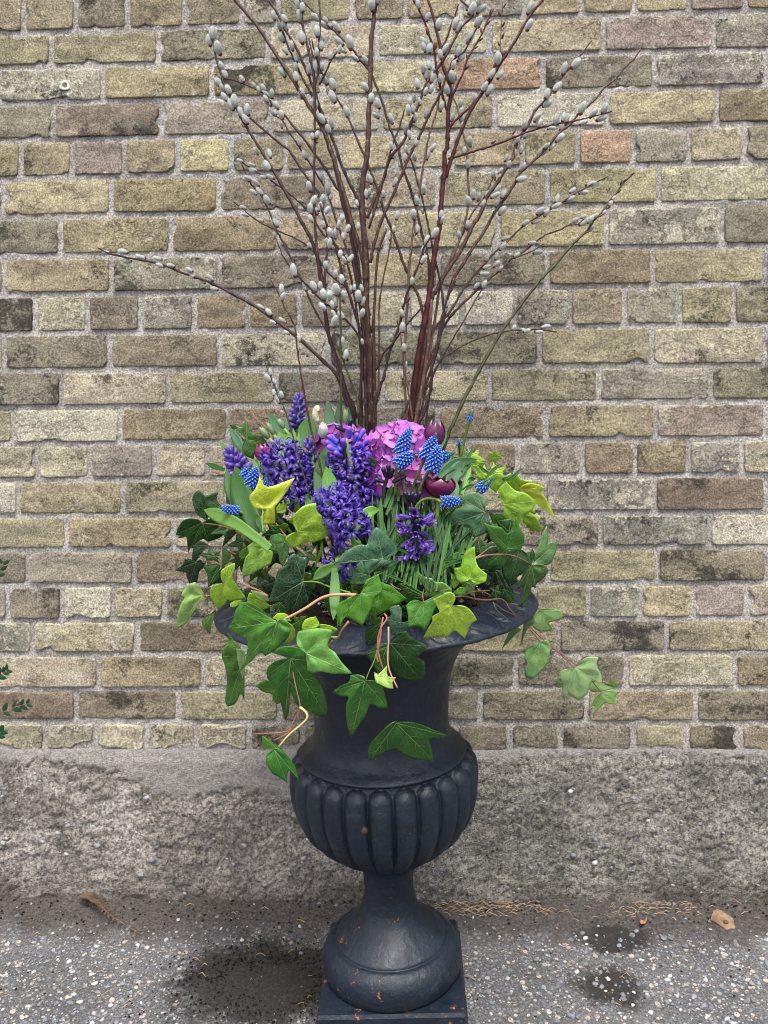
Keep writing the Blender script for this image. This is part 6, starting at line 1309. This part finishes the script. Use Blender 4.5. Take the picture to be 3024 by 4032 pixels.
# strap leaves: tulips, hyacinths
tl_ = thing('tulip_foliage', P(1400, 2150, -.34), 'grey green broad tulip leaves standing at the back of the urn', 'tulip leaves')
B(tl_, 'A', [(1200,620),(1185,400),(1155,155)], 52, GREY, -.02, peak=.3); B(tl_, 'A', [(1265,600),(1262,380),(1275,165)], 32, GREY, -.03); B(tl_, 'A', [(1440,620),(1400,380),(1312,190)], 44, GREY, -.01, peak=.35)
B(tl_, 'A', [(1530,700),(1520,450),(1488,315)], 44, GREY, -.03); B(tl_, 'A', [(760,560),(690,420),(600,305)], 44, GREY, -.01); B(tl_, 'A', [(400,700),(320,560),(245,430)], 34, GREY, .0); B(tl_, 'A', [(790,520),(775,420),(785,320)], 22, GREY, -.02)
B(tl_, 'A', [(700,480),(665,380),(655,305)], 20, GREY, -.03); B(tl_, 'A', [(450,800),(330,660),(258,565)], 24, GRN, .0); B(tl_, 'A', [(200,830),(110,800),(25,768)], 22, GRN, .0)
B(tl_, 'A', [(960,560),(985,420),(960,300)], 40, GREY, -.03); B(tl_, 'A', [(1060,640),(1050,520),(1060,440)], 40, GREY, -.01)
B(tl_, 'A', [(250,640),(190,605),(155,575)], 16, LT, .0); B(tl_, 'C', [(340,560),(370,470),(405,375)], 22, GREY, .02)
tr_ = thing('tulip_foliage', P(1740, 2150, -.40), 'curving grey green tulip leaves right of the plum tulip', 'tulip leaves')
B(tr_, 'C', [(300,860),(430,740),(560,690),(715,660)], 46, (.040, .105, .045, 1), .05, peak=.5); B(tr_, 'C', [(420,960),(470,840),(560,730),(640,690)], 62, (.045, .115, .05, 1), .045)
B(tr_, 'C', [(320,800),(390,700),(470,600)], 30, (.05, .12, .06, 1), .03); B(tr_, 'C', [(490,1060),(500,960),(485,860)], 26, (.06, .15, .07, 1), .05); B(tr_, 'C', [(545,1020),(530,940),(545,860)], 26, BG2, .03)
B(tr_, 'C', [(360,830),(400,760),(420,700)], 30, GREY, .03)
hl = thing('hyacinth_foliage', P(1050, 2250, -.45), 'broad glossy green hyacinth leaves on the left of the urn', 'hyacinth leaves')
B(hl, 'A', [(520,1420),(400,1180),(330,980),(278,845)], 88, BG2, .06, peak=.4); B(hl, 'A', [(330,1250),(250,1020),(215,818)], 42, BG2, .045); B(hl, 'A', [(520,1000),(360,900),(290,798)], 38, GRN, .045)
B(hl, 'A', [(620,1560),(350,1360),(150,1260),(5,1200)], 56, (.10, .21, .04, 1), .085, peak=.6); B(hl, 'A', [(570,1420),(520,1330),(495,1240)], 26, BG2, .08); B(hl, 'A', [(450,1500),(420,1430),(400,1365)], 18, GREY, .08)
B(hl, 'A', [(590,900),(560,780),(495,645)], 38, LT, .04); B(hl, 'A', [(530,860),(500,780),(470,725)], 18, LT, .035); B(hl, 'A', [(230,1150),(240,1090),(235,1020)], 24, DKG[:3] + (1,), .03)
hc = thing('hyacinth_foliage', P(1300, 2250, -.45), 'upright hyacinth leaf sheaths between the violet flower spikes', 'hyacinth leaves')
B(hc, 'A', [(920,620),(940,470),(962,350)], 50, GRN, .0); B(hc, 'A', [(1015,600),(1020,470),(1028,345)], 30, GRN, .0); B(hc, 'A', [(770,760),(740,600),(708,470)], 52, LT, .025); B(hc, 'A', [(800,700),(790,560),(768,455)], 30, LT, .02)
B(hc, 'A', [(840,800),(840,600),(842,445)], 34, LT, .025); B(hc, 'A', [(885,820),(890,640),(890,480)], 22, LT, .03); B(hc, 'A', [(1080,1180),(1100,850),(1165,590)], 60, BG2, .055); B(hc, 'A', [(1170,800),(1200,680),(1190,590)], 30, BG2, .05)
B(hc, 'A', [(1190,1200),(1180,980),(1145,795)], 68, (.055, .15, .02, 1), .07, peak=.35); B(hc, 'A', [(1175,860),(1190,820),(1185,765)], 14, LT, .07); B(hc, 'A', [(970,1190),(985,1110),(960,1055)], 34, BG2, .06); B(hc, 'A', [(660,800),(650,680),(640,560)], 24, GREY, .01)
B(hc, 'A', [(1400,1400),(1480,1290),(1560,1220),(1645,1200)], 48, (.13, .27, .05, 1), .07, peak=.5); B(hc, 'E', [(395,560),(400,700),(395,880),(385,1048)], 42, (.06, .145, .03, 1), .05, peak=.5)
B(hc, 'E', [(400,540),(300,590),(195,670)], 46, (.055, .14, .025, 1), .05, peak=.5); B(hc, 'F', [(380,520),(450,450),(560,440),(630,420)], 26, MIDG[:3] + (1,), .03)
B(hc, 'E', [(640,330),(600,300),(560,270)], 16, LT, .06)
# narrow leaves of the grape hyacinths, thick in the middle right
gr = thing('grape_hyacinth_foliage', P(1640, 2330, -.45), 'tuft of narrow dark green grape hyacinth leaves in the middle right', 'leaf tuft'); rg = random.Random(11)
for i in range(165):
    bx, by = rg.uniform(1470, 1830), rg.uniform(2180, 2340); tx = bx + rg.gauss(45, 115); ty = rg.uniform(1900, 2160) + abs(tx - bx) * .25; tx = max(1430, tx)
    if tx > 1900: tx = 1900 - rg.random() * 60
    c = rg.choice(((.014, .052, .008, 1), (.022, .080, .010, 1), (.010, .038, .008, 1), (.030, .10, .012, 1)))
    blade(gr, [(bx, by), (lerp(bx, tx, .4) + rg.uniform(-10, 10), lerp(by, ty, .5)), (tx, ty)], rg.uniform(9, 17), c, y=None, off=rg.uniform(-.01, .05), fold=.3)
for tl, pts, wd, col in (('C',[(560,780),(590,640),(605,545)],14,GRN),('C',[(570,700),(630,620),(672,550)],13,BG2),('C',[(790,860),(870,770),(955,700)],14,GRN),('C',[(850,815),(780,770),(712,712)],14,BG2),('C',[(990,880),(1080,830),(1160,748)],15,BG2),('C',[(530,995),(620,940),(700,905)],18,GRN),
     ('C',[(560,1010),(610,860),(650,730)],18,(.10,.25,.03,1)),('C',[(480,700),(472,650),(465,620)],9,BG2),('B',[(590,1100),(640,960),(675,855)],22,BG2),('B',[(610,1180),(660,1060),(700,940)],16,GRN),('B',[(440,1390),(415,1250),(392,1105)],16,GRN),('B',[(1080,930),(1090,830),(1095,745)],12,GRN),
     ('B',[(900,1000),(920,900),(940,815)],18,BG2),('B',[(740,1030),(745,960),(750,890)],16,GRN),('C',[(620,900),(650,860),(700,860)],20,DKG[:3]+(1,)),('C',[(740,1010),(800,960),(850,900)],16,GRN),('B',[(560,1380),(555,1200),(550,980)],18,GRN),('B',[(1240,760),(1250,800),(1255,730)],8,LT)):
    B(gr, tl, pts, wd, col, .05, fold=.3)
B(gr, 'A', [(560,1400),(550,1300),(555,1210)], 8, LT, .1)
# small stray things in the urn
mb = MB(); t = thing('dead_catkin', P(1245, 1620, -.40), 'withered yellowish catkin bending over beside the tallest hyacinth', 'catkin')
p_ = spline([P(*q, -.42) for q in TT('A', [(1065,390),(1050,320),(1065,270),(1090,262)])], 4); mb.tube(p_, [.0035, .0045, .005, .0055, .006, .006, .0065, .007, .007, .0075, .007, .006, .003][:len(p_)], 9); mb.build('body', [plain('dead_catkin', (.42, .42, .27), .9, .35, 150, .6)], t)
for j, (x, y_, a_) in enumerate(((1115, 500, 85),)):
    q = P(*TT('A', [(x, y_ + 40)])[0], -.42); t2 = thing('fallen_catkin', q, 'single furry catkin standing among the leaves behind the lilac hyacinth', 'catkin'); inst('body', CATK[1], t2, q, Vector((.1, -.1, 1)).to_track_quat('Z', 'X'), .026)
# dangling rootlets and dry bits over the soil
mb = MB()
for _ in range(46):
    a = random.uniform(-1.3, 1.3); r = random.uniform(.12, .2); q = U(r, a, .745); mb.tube([q, q + Vector((random.uniform(-.02, .02), random.uniform(-.01, .01), random.uniform(-.005, .008))), q + Vector((random.uniform(-.03, .03), random.uniform(-.01, .01), random.uniform(-.02, .004)))], .0005, 4)
tag(mb.build('dry_roots', [M_straw]), 'fine dry roots and straw lying on the potting soil', None, None, 'stuff')
